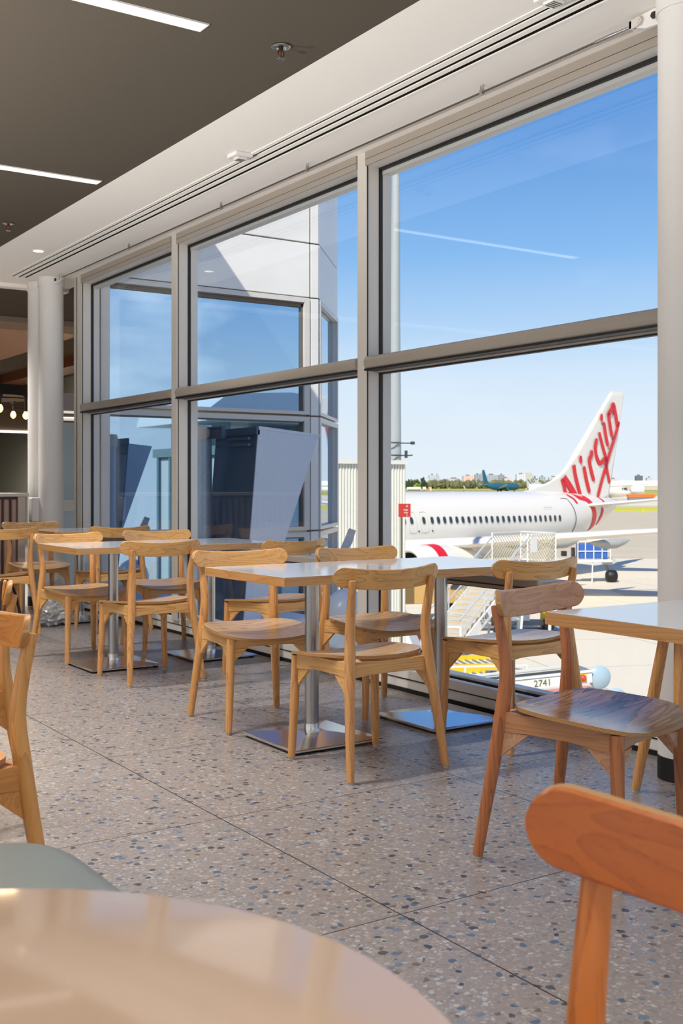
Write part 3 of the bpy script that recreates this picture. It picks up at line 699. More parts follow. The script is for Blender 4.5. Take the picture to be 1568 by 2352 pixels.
for k in range(12):
    a = 2*PI*k/12+0.10; x, y = (RR-0.02)*math.cos(a), (RR-0.02)*math.sin(a); dz = 0.0 if k % 2 else -0.07
    h = MB().cyl((x, y, ZR+0.01), (x, y, ZR-0.03), 0.032, n=14).cyl((x, y, ZR-0.03), (x, y, ZR-0.13+dz), 0.017, n=14).build('bulb_holder', iron, ch, smooth=40)
    MB().lathe([(0.012, 0), (0.018, -0.012), (0.036, -0.05), (0.034, -0.075), (0.018, -0.10), (0.004, -0.108)], (x, y, ZR-0.12+dz), n=16).build('glass_bulb', blm, h, smooth=60)
# fluted counter at the left edge
fc = thing('fluted_counter', (3.0, 9.80, 0), 'service counter with dark fluted timber front and pale top at the left edge', 'counter')
MB().box(-1.6, 0.15, 0.0, 0.45, 0.0, 1.01).build('carcass', plain('counter_brown', (96, 62, 46), 0.5), fc)
MB().box(-1.65, 0.19, -0.06, 0.47, 1.01, 1.04).build('countertop', plain('pale_stone', (206, 196, 186), 0.35), fc, bevel=0.003)
sl = MB()
for k in range(25): sl.cyl((-1.56+k*0.068, -0.005, 0.03), (-1.56+k*0.068, -0.005, 0.985), 0.024, n=12)
sl.build('fluted_front', plain('fluted_timber', (168, 142, 130), 0.5, noise=0.1), fc, smooth=50)
MB().box(0.10, 0.16, -0.04, 0.0, 0, 1.01).build('end_trim', plain('pale_trim', (190, 178, 164), 0.5), fc)
db = thing('wall_dispenser', (3.325, 9.90, 0), 'small white box fixed to the hidden white column above the far chair', 'dispenser')
MB().box(-0.075, 0.0, -0.05, 0.05, 0.78, 1.0).build('body', M['white'], db, bevel=0.012)
MB().box(-0.055, -0.02, -0.03, 0.03, 0.765, 0.78).build('nozzle', M['alud'], db)
sprinkler(2.95, 10.95, 'tiny fire sprinkler under the dark ceiling beyond the white ceiling edge, left of the columns', 2.99, 1.1)
sprinkler(4.35, 13.6-1.2, 'tiny fire sprinkler in the gap between the column and the window frame', 2.93, 1.1)
# warm lamps of the food court, and added fill
def alamp(name, loc, sx_, sy_, power, col=(1, 0.9, 0.78), rot=(0, 0, 0)):
    l = bpy.data.lights.new(name, 'AREA'); l.shape = 'RECTANGLE'; l.size = sx_; l.size_y = sy_; l.energy = power; l.color = col
    o = bpy.data.objects.new(name, l); C.objects.link(o); o.location = loc; o.rotation_euler = rot; return o

# ================================================================== THE WING OUTSIDE (faces us beyond the windows)
WY = 9.55; WX = 6.0; CXs, CYs = 6.106, 9.55
cd = Vector((math.sin(math.radians(41.6)), math.cos(math.radians(41.6)), 0)); CE = Vector((CXs, CYs, 0))+cd*1.33
cnrm = Vector((cd.y, -cd.x, 0))
clad = plain('white_cladding', (228, 226, 220), 0.42, noise=0.03, nscale=2.5)
def dirtyclad():
    g = NG('weathered_white_cladding'); tc = g.n('ShaderNodeTexCoord'); nz = g.n('ShaderNodeTexNoise'); nz.inputs['Scale'].default_value = 1.7; nz.inputs['Detail'].default_value = 5
    g.l(tc.outputs['Object'], nz.inputs[0]); g.l(g.mix(nz.outputs[0], lin(216, 214, 208), lin(236, 234, 230)), g.b.inputs['Base Color'])
    g.b.inputs['Roughness'].default_value = 0.4; return g.m
clad = dirtyclad()
ZT = 4.62
# opaque body, set back behind the cladding plane
body = [(3.9, WY+0.06), (CXs-0.03, WY+0.06), (CE.x-0.05, CE.y+0.02), (CE.x-0.05, 24), (3.9, 24)]
struct('roof_wing', MB().prism([(x, y, 3.05) for x, y in body], (0, 0, ZT-3.15)), clad)
struct('facade_wing_below', MB().prism([(x, y, -4.74) for x, y in body], (0, 0, 4.54)), clad)
struct('facade_wing_east', MB().prism([(CE.x-0.06, CE.y+0.08, -0.2), (CE.x, CE.y+0.08, -0.2), (CE.x, 24, -0.2), (CE.x-0.06, 24, -0.2)], (0, 0, ZT+0.2)), clad)
cp = MB(); jt = MB()
def facequad(mb, x0, x1, z0, z1, th=0.04, inset=0.0):
    mb.box(x0, x1, WY+inset, WY+inset+th, z0, z1)
def chq(mb, a, b, z0, z1, th=0.04, inset=0.0):
    p = Vector((CXs, CYs, 0))+cd*a-cnrm*inset; q = Vector((CXs, CYs, 0))+cd*b-cnrm*inset
    mb.prism([(p.x, p.y, z0), (q.x, q.y, z0), (q.x, q.y, z1), (p.x, p.y, z1)], -cnrm*th)
for z0, z1 in ((3.006, 3.543), (3.557, ZT)):
    facequad(cp, 3.78, 5.992, z0, z1); facequad(cp, 6.008, 6.10, z0, z1); chq(cp, 0.012, 1.32, z0, z1)
facequad(cp, 6.008, 6.10, 1.815, 2.994); facequad(cp, 6.008, 6.10, 0.66, 1.80); facequad(cp, 6.008, 6.10, -0.2, 0.645)
struct('facade_wing_panels', cp, clad, bevel=0.004)
facequad(jt, 3.78, 6.1, -0.15, 0.0, 0.05, 0.0)
struct('facade_joint', MB().box(3.78, 6.1, WY+0.02, WY+0.05, 2.9, ZT-0.05).box(5.99, 6.11, WY+0.02, WY+0.05, -0.2, ZT-0.05), plain('joint_brown', (112, 98, 84), 0.8))
# frames and reflective panes
fr = MB(); gl = MB()
def wing_window(n, z0, z1):
    f = MB(); a, b = 3.86, 5.99
    f.box(3.78, a, WY-0.01, WY+0.05, z0, z1); f.box(5.925, b, WY-0.01, WY+0.05, z0, z1); f.box(a, 5.925, WY-0.01, WY+0.05, z1-0.05, z1); f.box(a, 5.925, WY-0.01, WY+0.05, z0, z0+0.035)
    w_ = struct('window_%d' % n, f, M['alu'], bevel=0.003)
    MB().box(a, 5.925, WY+0.045, WY+0.05, z0+0.03, z1-0.045).build('pane', M['mirror'], w_)
    MB().box(a, 5.925, WY+0.0, WY+0.045, z1-0.062, z1-0.05).box(5.905, 5.925, WY+0.02, WY+0.045, z0+0.03, z1-0.05).build('gasket', M['alud'], w_)
    f = MB()
    chq(f, 0.03, 0.09, z0, z1, 0.05, -0.01); chq(f, 1.26, 1.325, z0, z1, 0.05, -0.01); chq(f, 0.09, 1.26, z1-0.05, z1, 0.05, -0.01); chq(f, 0.09, 1.26, z0, z0+0.035, 0.05, -0.01)
    w2 = struct('window_%d' % (n+1), f, M['alu'], bevel=0.003)
    g_ = MB(); chq(g_, 0.09, 1.26, z0+0.03, z1-0.045, 0.006, 0.045); g_.build('pane', M['mirror'], w2)
    return w_
wing_window(11, 1.82, 2.995)
wing_window(13, 0.66, 1.80)
wing_window(15, -0.15, 0.64)

# roof ledge just outside the windows
struct('ledge', MB().box(3.80, 5.16, 7.35, 9.52, -0.30, -0.02), plain('white_membrane', (236, 236, 234), 0.6))
# sheet metal hood
hd = thing('metal_hood', (4.45, 7.9, 0), 'tall blue-grey sheet metal hood with a slanting edge and screws, outside the second window', 'metal hood')
hm = plain('blue_grey_sheet_metal', (198, 206, 220), 0.45, metal=0.25, noise=0.05, nscale=40); hm_shade = plain('shaded_sheet_metal', (72, 96, 124), 0.4, metal=0.3, noise=0.06, nscale=30)  # second, darker copy paints in the shade of the hood's side
front = [(0.02, 0, 1.585), (0.60, 0, 1.532), (0.27, 0, 0.66), (0.02, 0, -0.02), (-0.12, 0, -0.02), (-0.06, 0, 0.67)]
MB().prism(front, (0, 0.012, 0)).build('front_panel', hm, hd)
MB().prism([(0.018, 0.012, 1.585), (-0.062, 0.012, 0.67), (-0.122, 0.012, -0.02), (-0.110, 0.012, -0.02), (-0.050, 0.012, 0.67), (0.030, 0.012, 1.585)], (0, 0.72, 0)).build('side_panel', hm_shade, hd)
MB().prism([(0.02, -0.004, 1.590), (0.605, -0.004, 1.536), (0.598, -0.004, 1.512), (0.02, -0.004, 1.562)], (0, 0.006, 0)).build('top_flange', hm, hd)
sc = MB()
for x, z in ((0.04, 1.575), (0.30, 1.545), (0.58, 1.52), (0.03, 1.49), (0.20, 1.475), (0.0, 1.20), (0.165, 1.17), (-0.03, 0.84), (0.13, 0.82)): sc.sphere((x, -0.004, z), 0.006, 10, 6)
sc.build('screw', M['chrome'], hd, smooth=60)
MB().box(-0.0, 0.03, 0.0, 0.73, 1.52, 1.585).bar((-0.05, 0.03, 1.49), (-0.05, 0.6, 1.49), 0.02, 0.02).bar((-0.05, 0.03, 1.44), (-0.05, 0.6, 1.44), 0.02, 0.02).build('top_rail', hm_shade, hd)
vp = thing('galvanised_pipe', (4.30, 8.56, 0), 'upright galvanised steel pipe with a clamp beside the blue-grey hood, outside the second window', 'pipe')
gal = plain('galvanised_steel', (168, 186, 204), 0.4, metal=0.35, noise=0.25, nscale=60)
MB().cyl((0, 0, -0.02), (0, 0, 1.62), 0.075, n=32).build('pipe', gal, vp, smooth=40)
MB().cyl((0, 0, 1.50), (0, 0, 1.60), 0.082, n=32).build('clamp', M['alu'], vp, smooth=40)
MB().box(0.0, 0.035, -0.34, -0.06, 1.50, 1.512).box(0.0, 0.035, -0.34, -0.06, 1.588, 1.60).box(0.03, 0.035, -0.34, -0.06, 1.50, 1.60).box(0.0, 0.035, -0.345, -0.34, 1.50, 1.60).build('bracket', hm_shade, vp)
# plastic dome and a bent sheet on a stalk, on the ledge
dm = thing('plastic_dome', (5.02, 7.45, -0.02), 'translucent white plastic dome outside, low behind the thick steel table post', 'dome')
dmm = plain('milky_plastic', (216, 222, 230), 0.25, spec=0.6)
MB().lathe([(0.15, 0), (0.18, 0.06), (0.185, 0.12), (0.16, 0.20), (0.11, 0.26), (0.05, 0.295), (0.003, 0.30)], n=40).build('shell', dmm, dm, smooth=60)
MB().lathe([(0.16, -0.0), (0.20, 0.0), (0.20, 0.02), (0.16, 0.02)], n=40).build('base_ring', M['white'], dm, smooth=40)
bs = thing('bent_sheet', (5.10, 7.55, -0.02), 'bent grey sheet sticking up outside in front of the corrugated block', 'metal sheet')
MB().prism([(-0.10, 0, 0.55), (-0.02, 0, 0.70), (0.02, 0, 0.78), (0.085, 0, 0.76), (0.05, 0, 0.66), (-0.02, 0, 0.56)], (0, 0.006, 0)).build('sheet', plain('pale_grey_sheet', (176, 182, 194), 0.5), bs)
MB().cyl((-0.05, 0.01, 0), (-0.05, 0.01, 0.6), 0.012, n=10).build('stalk', M['alud'], bs)

# corrugated block, red sign, light mast
cb_ = thing('corrugated_block', (12.0, 18.0, -4.74), 'cream corrugated metal block outside behind the wide window post', 'building')
x0, x1 = -4.0, 1.55; pts = []; k = 0; xx = x0
while xx < x1:
    pts += [(xx, 0.0), (xx+0.030, 0.0), (xx+0.040, 0.028), (xx+0.060, 0.028)]; xx += 0.070
pts += [(x1, 0.0)]
cm = MB(); lo = [Vector((x, y, 0)) for x, y in pts]; hi = [Vector((x, y, 6.27)) for x, y in pts]
cm.add(lo+hi, [(i, i+1, len(lo)+i+1, len(lo)+i) for i in range(len(lo)-1)])
cream = plain('cream_steel_cladding', (232, 230, 216), 0.45)
cm.build('corrugated_face', cream, cb_)
MB().box(x0, x1, 0.03, 3.0, 0, 6.27).build('body', cream, cb_)
MB().box(x0, x1+0.04, -0.05, 3.0, 6.27, 6.35).build('roof_cap', cream, cb_)
sg = thing('red_sign', at(1.22, 21.8, 0), 'small red warning sign with white lettering beside the corrugated block', 'sign')
sg.rotation_euler = (0, 0, -YAW)
MB().box(-0.11, 0.128, 0, 0.01, 0.49, 0.75).build('plate', plain('sign_red', (186, 52, 46), 0.5), sg)
for tx, zz in (('al', 0.705), ('top', 0.633), ('ow', 0.578), ('f.', 0.522)):
    textmesh('lettering', tx, 0.062, M['white'], sg, (0.075, -0.003, zz), (PI/2, 0, 0), 'RIGHT')
MB().bar((-0.05, 0.02, -4.74), (-0.05, 0.02, 0.5), 0.04, 0.04).build('pole', M['alud'], sg)
lm = thing('light_mast', at(2.16, 45, -4.74), 'tall pale floodlight mast rising out of frame behind the glass', 'mast')
mastm = plain('galvanised_mast', (166, 172, 172), 0.4, metal=0.1, noise=0.05, nscale=3)
MB().tube([(0, 0, 0), (0, 0, 6.9), (0.0, 0, 12.9), (0.06, 0, 22)], [0.27, 0.245, 0.20, 0.14], 28).build('mast_tube', mastm, lm, smooth=40)
br = MB()
for z in (7.05, 7.55):
    br.tube([(0.05, -0.30, z), (-0.35, -0.28, z), (-0.6, -0.1, z+0.05)], 0.03, 8); br.tube([(0.2, -0.1, z), (0.55, -0.25, z), (0.72, -0.2, z+0.02)], 0.025, 8)
br.box(0.66, 0.80, -0.26, -0.14, 7.50, 7.62); br.box(0.32, 0.40, -0.3, -0.2, 6.95, 7.25)
br.build('antenna_bracket', plain('dark_bracket', (70, 74, 76), 0.5), lm)
# passenger boarding bridge to the right, met in the mirrored panes
pb = thing('boarding_bridge', (9.6, 1.6, -4.74), 'white passenger boarding bridge cab mirrored in the first window pane', 'boarding bridge')
bw = plain('bridge_white', (222, 230, 228), 0.5)
MB().box(-1.1, 1.3, -1.2, 1.2, 2.6, 6.35).build('cab', bw, pb, bevel=0.05)
MB().prism([(-1.4, -1.4, 6.9), (-1.35, -1.4, 7.1), (-1.0, -1.4, 7.35), (0.2, -1.4, 7.42), (1.5, -1.4, 7.3), (1.6, -1.4, 6.9)], (0, 2.8, 0)).build('canopy', plain('bridge_canopy', (236, 240, 238), 0.4), pb)
MB().box(-1.15, 1.35, -1.25, 1.25, 6.35, 6.5).box(-0.9, -0.75, -1.0, 1.0, 6.5, 6.9).box(0.7, 0.85, -1.0, 1.0, 6.5, 6.9).build('roof_frame', plain('bridge_frame_grey', (128, 150, 150), 0.5), pb)
f = MB()
for k in range(5): f.box(-1.14, -1.10, -1.1+k*0.5, -1.02+k*0.5, 2.6, 6.35); f.box(-1.0+k*0.5, -0.9+k*0.5, 1.2, 1.24, 2.6, 6.35)
f.build('rib', plain('bridge_rib', (110, 140, 150), 0.5), pb)
MB().cyl((0, 0, 0), (0, 0, 2.6), 0.35, n=24).build('support_leg', bw, pb, smooth=40)

# ================================================================== AIRFIELD
def ground_mat():
    g = NG('apron_concrete'); tc = g.n('ShaderNodeTexCoord'); p = tc.outputs['Object']
    mp = g.n('ShaderNodeMapping'); mp.inputs['Rotation'].default_value = (0, 0, YAW+0.05); mp.inputs['Scale'].default_value = (0.02, 0.05, 1); g.l(p, mp.inputs[0])
    nz = g.n('ShaderNodeTexNoise'); nz.inputs['Scale'].default_value = 2.0; nz.inputs['Detail'].default_value = 6; nz.inputs['Roughness'].default_value = 0.6; g.l(mp.outputs[0], nz.inputs[0])
    col = g.mix(nz.outputs[0], lin(206, 194, 170), lin(232, 222, 200))
    n2 = g.n('ShaderNodeTexNoise'); n2.inputs['Scale'].default_value = 1.6; n2.inputs['Detail'].default_value = 5; g.l(p, n2.inputs[0])
    col = g.mix(g.math('MULTIPLY', n2.outputs[0], 0.3), col, lin(214, 206, 190))
    m2 = g.n('ShaderNodeMapping'); m2.inputs['Rotation'].default_value = (0, 0, 0.35); g.l(p, m2.inputs[0]); sp = g.n('ShaderNodeSeparateXYZ'); g.l(m2.outputs[0], sp.inputs[0])
    def joint(ax, per, wd): return g.math('LESS_THAN', g.math('ABSOLUTE', g.math('SUBTRACT', g.math('FRACT', g.math('DIVIDE', sp.outputs[ax], per)), 0.5)), wd)
    j = g.math('MAXIMUM', joint(0, 6.0, 0.005), joint(1, 6.0, 0.005)); col = g.mix(g.math('MULTIPLY', j, 0.5), col, lin(120, 112, 100))
    g.l(col, g.b.inputs['Base Color']); g.b.inputs['Roughness'].default_value = 0.85; g.b.inputs['Specular IOR Level'].default_value = 0.2
    return g.m
GZ = -4.74
def quad(r0, d0, r1, d1, z): 
    a, b, c, d = at(r0, d0, z), at(r1, d0, z), at(r1*d1/max(d0, 1) if False else r1, d1, z), at(r0, d1, z)
    return a, b, c, d
struct('ground', MB().add([(-60, -60, GZ), (4200, -60, GZ), (4200, 4200, GZ), (-60, 4200, GZ)], [(0, 1, 2, 3)]), ground_mat())
asph = plain('worn_asphalt', (196, 182, 158), 0.9, spec=0.2, noise=0.12, nscale=0.3)
aspd = plain('grey_asphalt', (190, 184, 172), 0.9, spec=0.2, noise=0.1, nscale=0.5)
def patch(name, pts, m, dz=0.01, parent=None):
    mb = MB().prism([at(r, d, GZ+0.002) for r, d in pts], (0, 0, dz)); o = mb.build(name, m, parent)
    o['kind'] = 'structure'; return o
patch('taxiway', [(-40, 92), (260, 78), (300, 300), (-60, 330)], asph, 0.02)
patch('service_road', [(12, 36.5), (22, 38), (30, 41), (30, 45), (12, 41.5)], aspd, 0.012)
patch('service_road_band', [(15.0, 59.0), (34, 63.5), (34, 66.0), (15.0, 62.5)], aspd, 0.014)
lawn = plain('dry_green_grass', (176, 172, 96), 1.0, spec=0.0, noise=0.22, nscale=0.02); lawn2 = plain('bright_grass_strip', (196, 190, 84), 1.0, spec=0.0, noise=0.15, nscale=0.05)
def lawnobj(name, pts, m, label, dz=0.05):
    o = patch(name, pts, m, dz); del o['kind']; o['kind'] = 'stuff'; tag(o, label, 'grass'); return o
lawnobj('grass_field', [(-300, 620), (1800, 620), (2600, 2300), (-900, 2300)], lawn, 'wide strip of dry green grass along the horizon below the trees')
patch('runway', [(-300, 1150), (2400, 1150), (2500, 1260), (-320, 1260)], plain('runway_grey', (140, 132, 122), 0.9, spec=0.1), 0.12)
lawnobj('grass_strip', [(52, 252), (170, 252), (190, 300), (62, 300)], lawn2, 'narrow yellow-green grass strip behind the airliner tail at the right', 0.06)

# ---- the airliner ------------------------------------------------
PR0, PD0 = 7.14, 65.77; TR, TF = 0.7266, 0.6873
apl = thing('airliner', at(PR0, PD0, 0), 'white airliner with red script lettering on its tall tail, parked outside', 'airplane')
ang = math.atan2((FW*TF+RT*TR).y, (FW*TF+RT*TR).x); apl.rotation_euler = (0, 0, ang)
# local axes: x = towards the tail, -y = towards the viewer
def wz_(mb, name, m, parent=apl, **k): return mb.build(name, m, parent, **k)
awh = plain('aircraft_white', (226, 221, 210), 0.3, coat=0.3, noise=0.01, nscale=1)
agr = plain('aircraft_grey', (176, 176, 168), 0.4); ared = plain('aircraft_red', (214, 22, 34), 0.35)
def fus(s):
    """top, bottom, half width of the fuselage at station s"""
    if s < -22:
        q = min(1, (s+30)/8.0); q = max(q, 0.0); e = math.sqrt(max(0.0, 1-(1-q)**2)); top = -1.9+2.62*e; bot = -1.9-1.40*e; return top, bot, 1.88*e+0.02
    if s < 4.5: return 0.72, -3.30, 1.88
    FS = [4.5, 8, 10, 12, 14, 15.5, 16.0]; TB = [(0.72, -3.3, 1.88), (0.72, -2.88, 1.76), (0.66, -2.5, 1.56), (0.52, -2.0, 1.26), (0.32, -1.33, 0.86), (0.16, -0.6, 0.45), (0.1, -0.25, 0.2)]
    for i in range(6):
        if s <= FS[i+1] or i == 5:
            q = min(1.0, (s-FS[i])/(FS[i+1]-FS[i])); return tuple(a+(b-a)*q for a, b in zip(TB[i], TB[i+1]))
def fring(s, n=40, grow=0.0):
    t, b, hw = fus(s); zc, hh = (t+b)/2, (t-b)/2
    return [Vector((s, (hw+grow)*math.cos(2*PI*k/n), zc+(hh+grow)*math.sin(2*PI*k/n))) for k in range(n)]
st_ = [-30, -29.8, -29.3, -28.5, -27.5, -26, -24, -22, -15, -8, 0, 4.5, 6, 7, 8, 9, 10, 11, 12, 13, 14, 14.8, 15.5, 15.8, 16.0]
wz_(MB().loft([fring(s) for s in st_]), 'fuselage', awh, smooth=40)
wz_(MB().loft([fring(s, 24) for s in (16.0, 16.05)]).cyl((15.95, 0, -0.05), (16.2, 0, -0.03), 0.12, n=12), 'tail_outlet', agr)
def near_y(s, z, grow=0.012):
    t, b, hw = fus(s); zc, hh = (t+b)/2, (t-b)/2; q = max(0.0, 1-((z-zc)/hh)**2); return -((hw)*math.sqrt(q)+grow)
# windows
wins = [-6.38, -5.41]+[-4.74+0.516*k for k in range(24)]
wdk = plain('cabin_window_dark', (52, 56, 58), 0.25)
rim = plain('cabin_window_rim', (206, 204, 196), 0.4)
for i, s in enumerate(wins+[-6.95, -7.47, -7.98, -8.5]):
    z = -0.79-0.0104*(s+6.38)
    def ov(hx, hz, g): 
        p = []
        for k in range(20):
            a = 2*PI*k/20; x = s+hx*math.copysign(abs(math.cos(a))**0.75, math.cos(a)); zz = z+hz*math.copysign(abs(math.sin(a))**0.75, math.sin(a)); p.append((x, near_y(x, zz, g), zz))
        return p
    r_ = wz_(MB().prism(ov(0.16, 0.235, 0.004), (0, -0.012, 0)), 'cabin_window', rim)
    MB().prism(ov(0.12, 0.19, 0.012), (0, -0.012, 0)).build('pane', wdk, r_)
# over-wing exit outlines
for s in (-6.31, -5.38):
    p = []
    for k in range(36):
        a = 2*PI*k/36; x = s+0.30*math.copysign(abs(math.cos(a))**0.4, math.cos(a)); zz = -0.90+0.56*math.copysign(abs(math.sin(a))**0.4, math.sin(a)); p.append((x, near_y(x, zz, 0.006), zz))
    wz_(MB().tube(p, 0.014, 6, closed=True), 'exit_outline', plain('seam_grey', (190, 188, 176), 0.5))
wz_(MB().sphere((-5.85, near_y(-5.85, -1.38), -1.38), 0.05, 8, 6).sphere((-4.75, near_y(-4.75, -1.38), -1.38), 0.05, 8, 6), 'drain_mast', wdk)
# aft door seam and registration
p = [(8.75+0.25*math.sin(PI*k/20), near_y(8.75, 0.25-2.5*k/20, 0.01), 0.25-2.5*k/20) for k in range(21)]
wz_(MB().tube([(8.1, near_y(8.1, 0.29, 0.01), 0.29)]+p, 0.022, 6), 'door_seam', wdk)
wz_(MB().box(8.0, 8.7, near_y(8.4, -2.15, 0.02)-0.02, near_y(8.4, -2.15, 0.0), -2.22, -2.08), 'vent', wdk)
textmesh('registration', 'VH-BAIV', 0.30, plain('registration_black', (50, 50, 50), 0.5), apl, (6.5, near_y(5.8, -2.08, 0.06), -2.02), (PI/2-0.62, 0, 0), 'RIGHT')
textmesh('small_lettering', 'BOEING 737-800', 0.115, agr, apl, (6.45, near_y(6, -0.35, 0.05), -0.25), (PI/2+0.2, 0, 0), 'RIGHT')
# fin
finp = [(5.4, 0.60), (6.07, 0.66), (7.51, 1.02), (8.9, 1.47), (9.85, 1.98), (10.57, 2.55), (11.2, 3.24), (15.33, 7.34), (15.65, 7.54), (17.05, 7.56), (16.6, 5.6), (15.12, 0.27), (14, 0.0), (6, 0.2)]
zf = lambda z: 0.17-0.011*z
fin = MB(); n = len(finp)
vs = [Vector((s, -0.02-zf(z)*(0.25 if i < 9 else 0.35), z)) for i, (s, z) in enumerate(finp)]+[Vector((s, 0.02+zf(z)*(0.25 if i < 9 else 0.35), z)) for i, (s, z) in enumerate(finp)]
# thicker middle: inner ring
cen = [(s*0.90+12.9*0.10 if z < 3 else s*0.9+15.2*0.10, z*0.94+0.2) for s, z in finp]
vs += [Vector((s, -zf(z)-0.0, z)) for s, z in cen]+[Vector((s, zf(z), z)) for s, z in cen]
fs = []
for i in range(n):
    j = (i+1) % n; fs += [(i, j, n+j, n+i), (i, 2*n+i, 2*n+j, j), (n+i, n+j, 3*n+j, 3*n+i)]
fs += [tuple(range(2*n, 3*n)), tuple(range(4*n-1, 3*n-1, -1))]
wz_(fin.add(vs, fs), 'fin', awh)
FIN = {
  'V1': ([(9.58, 1.53), (9.79, 1.12), (9.97, 0.5)], 0.181), 'V2': ([(9.79, 1.6), (10.45, 1.03), (11.04, 0.43)], 0.272),
  'V3': ([(10.88, 2.43), (11.09, 1.67), (11.63, 0.42)], 0.190), 'i1': ([(12.07, 2.21), (12.32, 1.45), (12.62, 0.75)], 0.190),
  'r': ([(12.93, 3.3), (12.83, 3.02), (12.65, 2.76), (12.84, 2.15), (13.13, 1.52)], 0.181),
  'g1': ([(13.49, 4.11), (13.34, 3.62), (13.52, 3.01), (13.9, 2.59), (14.38, 2.83), (14.67, 2.88)], 0.173),
  'g2': ([(13.85, 4.55), (14.23, 3.73), (14.59, 2.98), (14.69, 2.31), (15.01, 1.36)], 0.157),
  'g3': ([(13.67, 0.41), (14.04, 1.26), (14.59, 2.36), (15.1, 3.37), (15.7, 4.44), (16.17, 5.37)], 0.148),
  'i2': ([(14.39, 5.23), (14.59, 4.5), (14.81, 3.89)], 0.173), 'n1': ([(14.91, 5.9), (15.11, 5.19), (15.3, 4.55)], 0.181),
  'n2': ([(14.97, 5.97), (15.31, 6.3), (15.51, 6.62), (15.74, 6.08), (15.97, 5.29)], 0.190)}
def ribbon(mb, pts, wd, yf, th=0.02, k=5, flat_ends=False):
    """a painted brush stroke: flat strip of even width with round ends following yf(s, z)"""
    sp = spline([(p[0], 0, p[1]) for p in pts], k); L = []; R = []
    for i, p in enumerate(sp):
        t = (sp[min(i+1, len(sp)-1)]-sp[max(i-1, 0)]).normalized(); nn = Vector((-t.z, 0, t.x)); L.append(p+nn*wd/2); R.append(p-nn*wd/2)
    t0 = (sp[0]-sp[1]).normalized(); t1 = (sp[-1]-sp[-2]).normalized(); n0 = Vector((-t0.z, 0, t0.x)); n1 = Vector((-t1.z, 0, t1.x))
    def cap(c, t, nn): return [c+(nn*math.cos(a)+t*math.sin(a))*wd/2 for a in (PI*0.2, PI*0.4, PI*0.6, PI*0.8)] if not flat_ends else []
    o = []
    # strip quads so that it can follow a curved surface
    vs = []; fs = []
    def V(p): vs.append(Vector((p.x, yf(p.x, p.z), p.z))); return len(vs)-1
    li = [V(p) for p in L]; ci = [V(p) for p in sp]; ri = [V(p) for p in R]
    for i in range(len(sp)-1): fs += [(li[i], li[i+1], ci[i+1], ci[i]), (ci[i], ci[i+1], ri[i+1], ri[i])]
    for c, t, nn, a, b, m_ in ((sp[0], t0, n0, ri[0], li[0], ci[0]), (sp[-1], t1, n1, li[-1], ri[-1], ci[-1])):
        q = [V(x) for x in cap(c, t, nn)]; chain = [a]+q+[b]
        for i in range(len(chain)-1): fs.append((m_, chain[i], chain[i+1]))
    m = len(vs); vs2 = vs+[v+Vector((0, -th, 0)) for v in vs]; fs2 = fs+[tuple(x+m for x in reversed(f)) for f in fs]
    mb.add(vs2, fs2); return mb
lf = MB()
for k, (pts, wd) in FIN.items(): ribbon(lf, pts, wd*1.85, lambda s, z: -0.20, flat_ends=k[0] == 'V')
for c, rx, rz in (((11.66, 2.81), 0.17, 0.27), ((14.08, 5.67), 0.165, 0.27)):
    lf.prism([(c[0]+rx*math.cos(2*PI*q/24), -0.20, c[1]+rz*math.sin(2*PI*q/24)) for q in range(24)], (0, -0.02, 0))
wz_(lf, 'tail_script_lettering', ared)
BD = {'a': ([(10.32, 0.45), (10.94, 0.35), (11.26, 0.15), (11.42, -0.14), (11.50, -0.53), (11.56, -0.94), (11.62, -1.33), (11.70, -1.62)], 0.30),
  'b': ([(9.35, 0.44), (9.53, 0.28), (9.59, 0.04)], 0.12), 'c': ([(13.38, 0.25), (13.47, 0.12), (13.46, -0.02)], 0.12),
  'd': ([(12.84, -0.51), (12.68, -0.87), (12.52, -1.13), (12.45, -1.36)], 0.18)}
bd = MB()
for k, (pts, wd) in BD.items(): ribbon(bd, pts, wd*1.8, lambda s, z: near_y(s, z, 0.02))
wz_(bd, 'body_swoosh', ared)
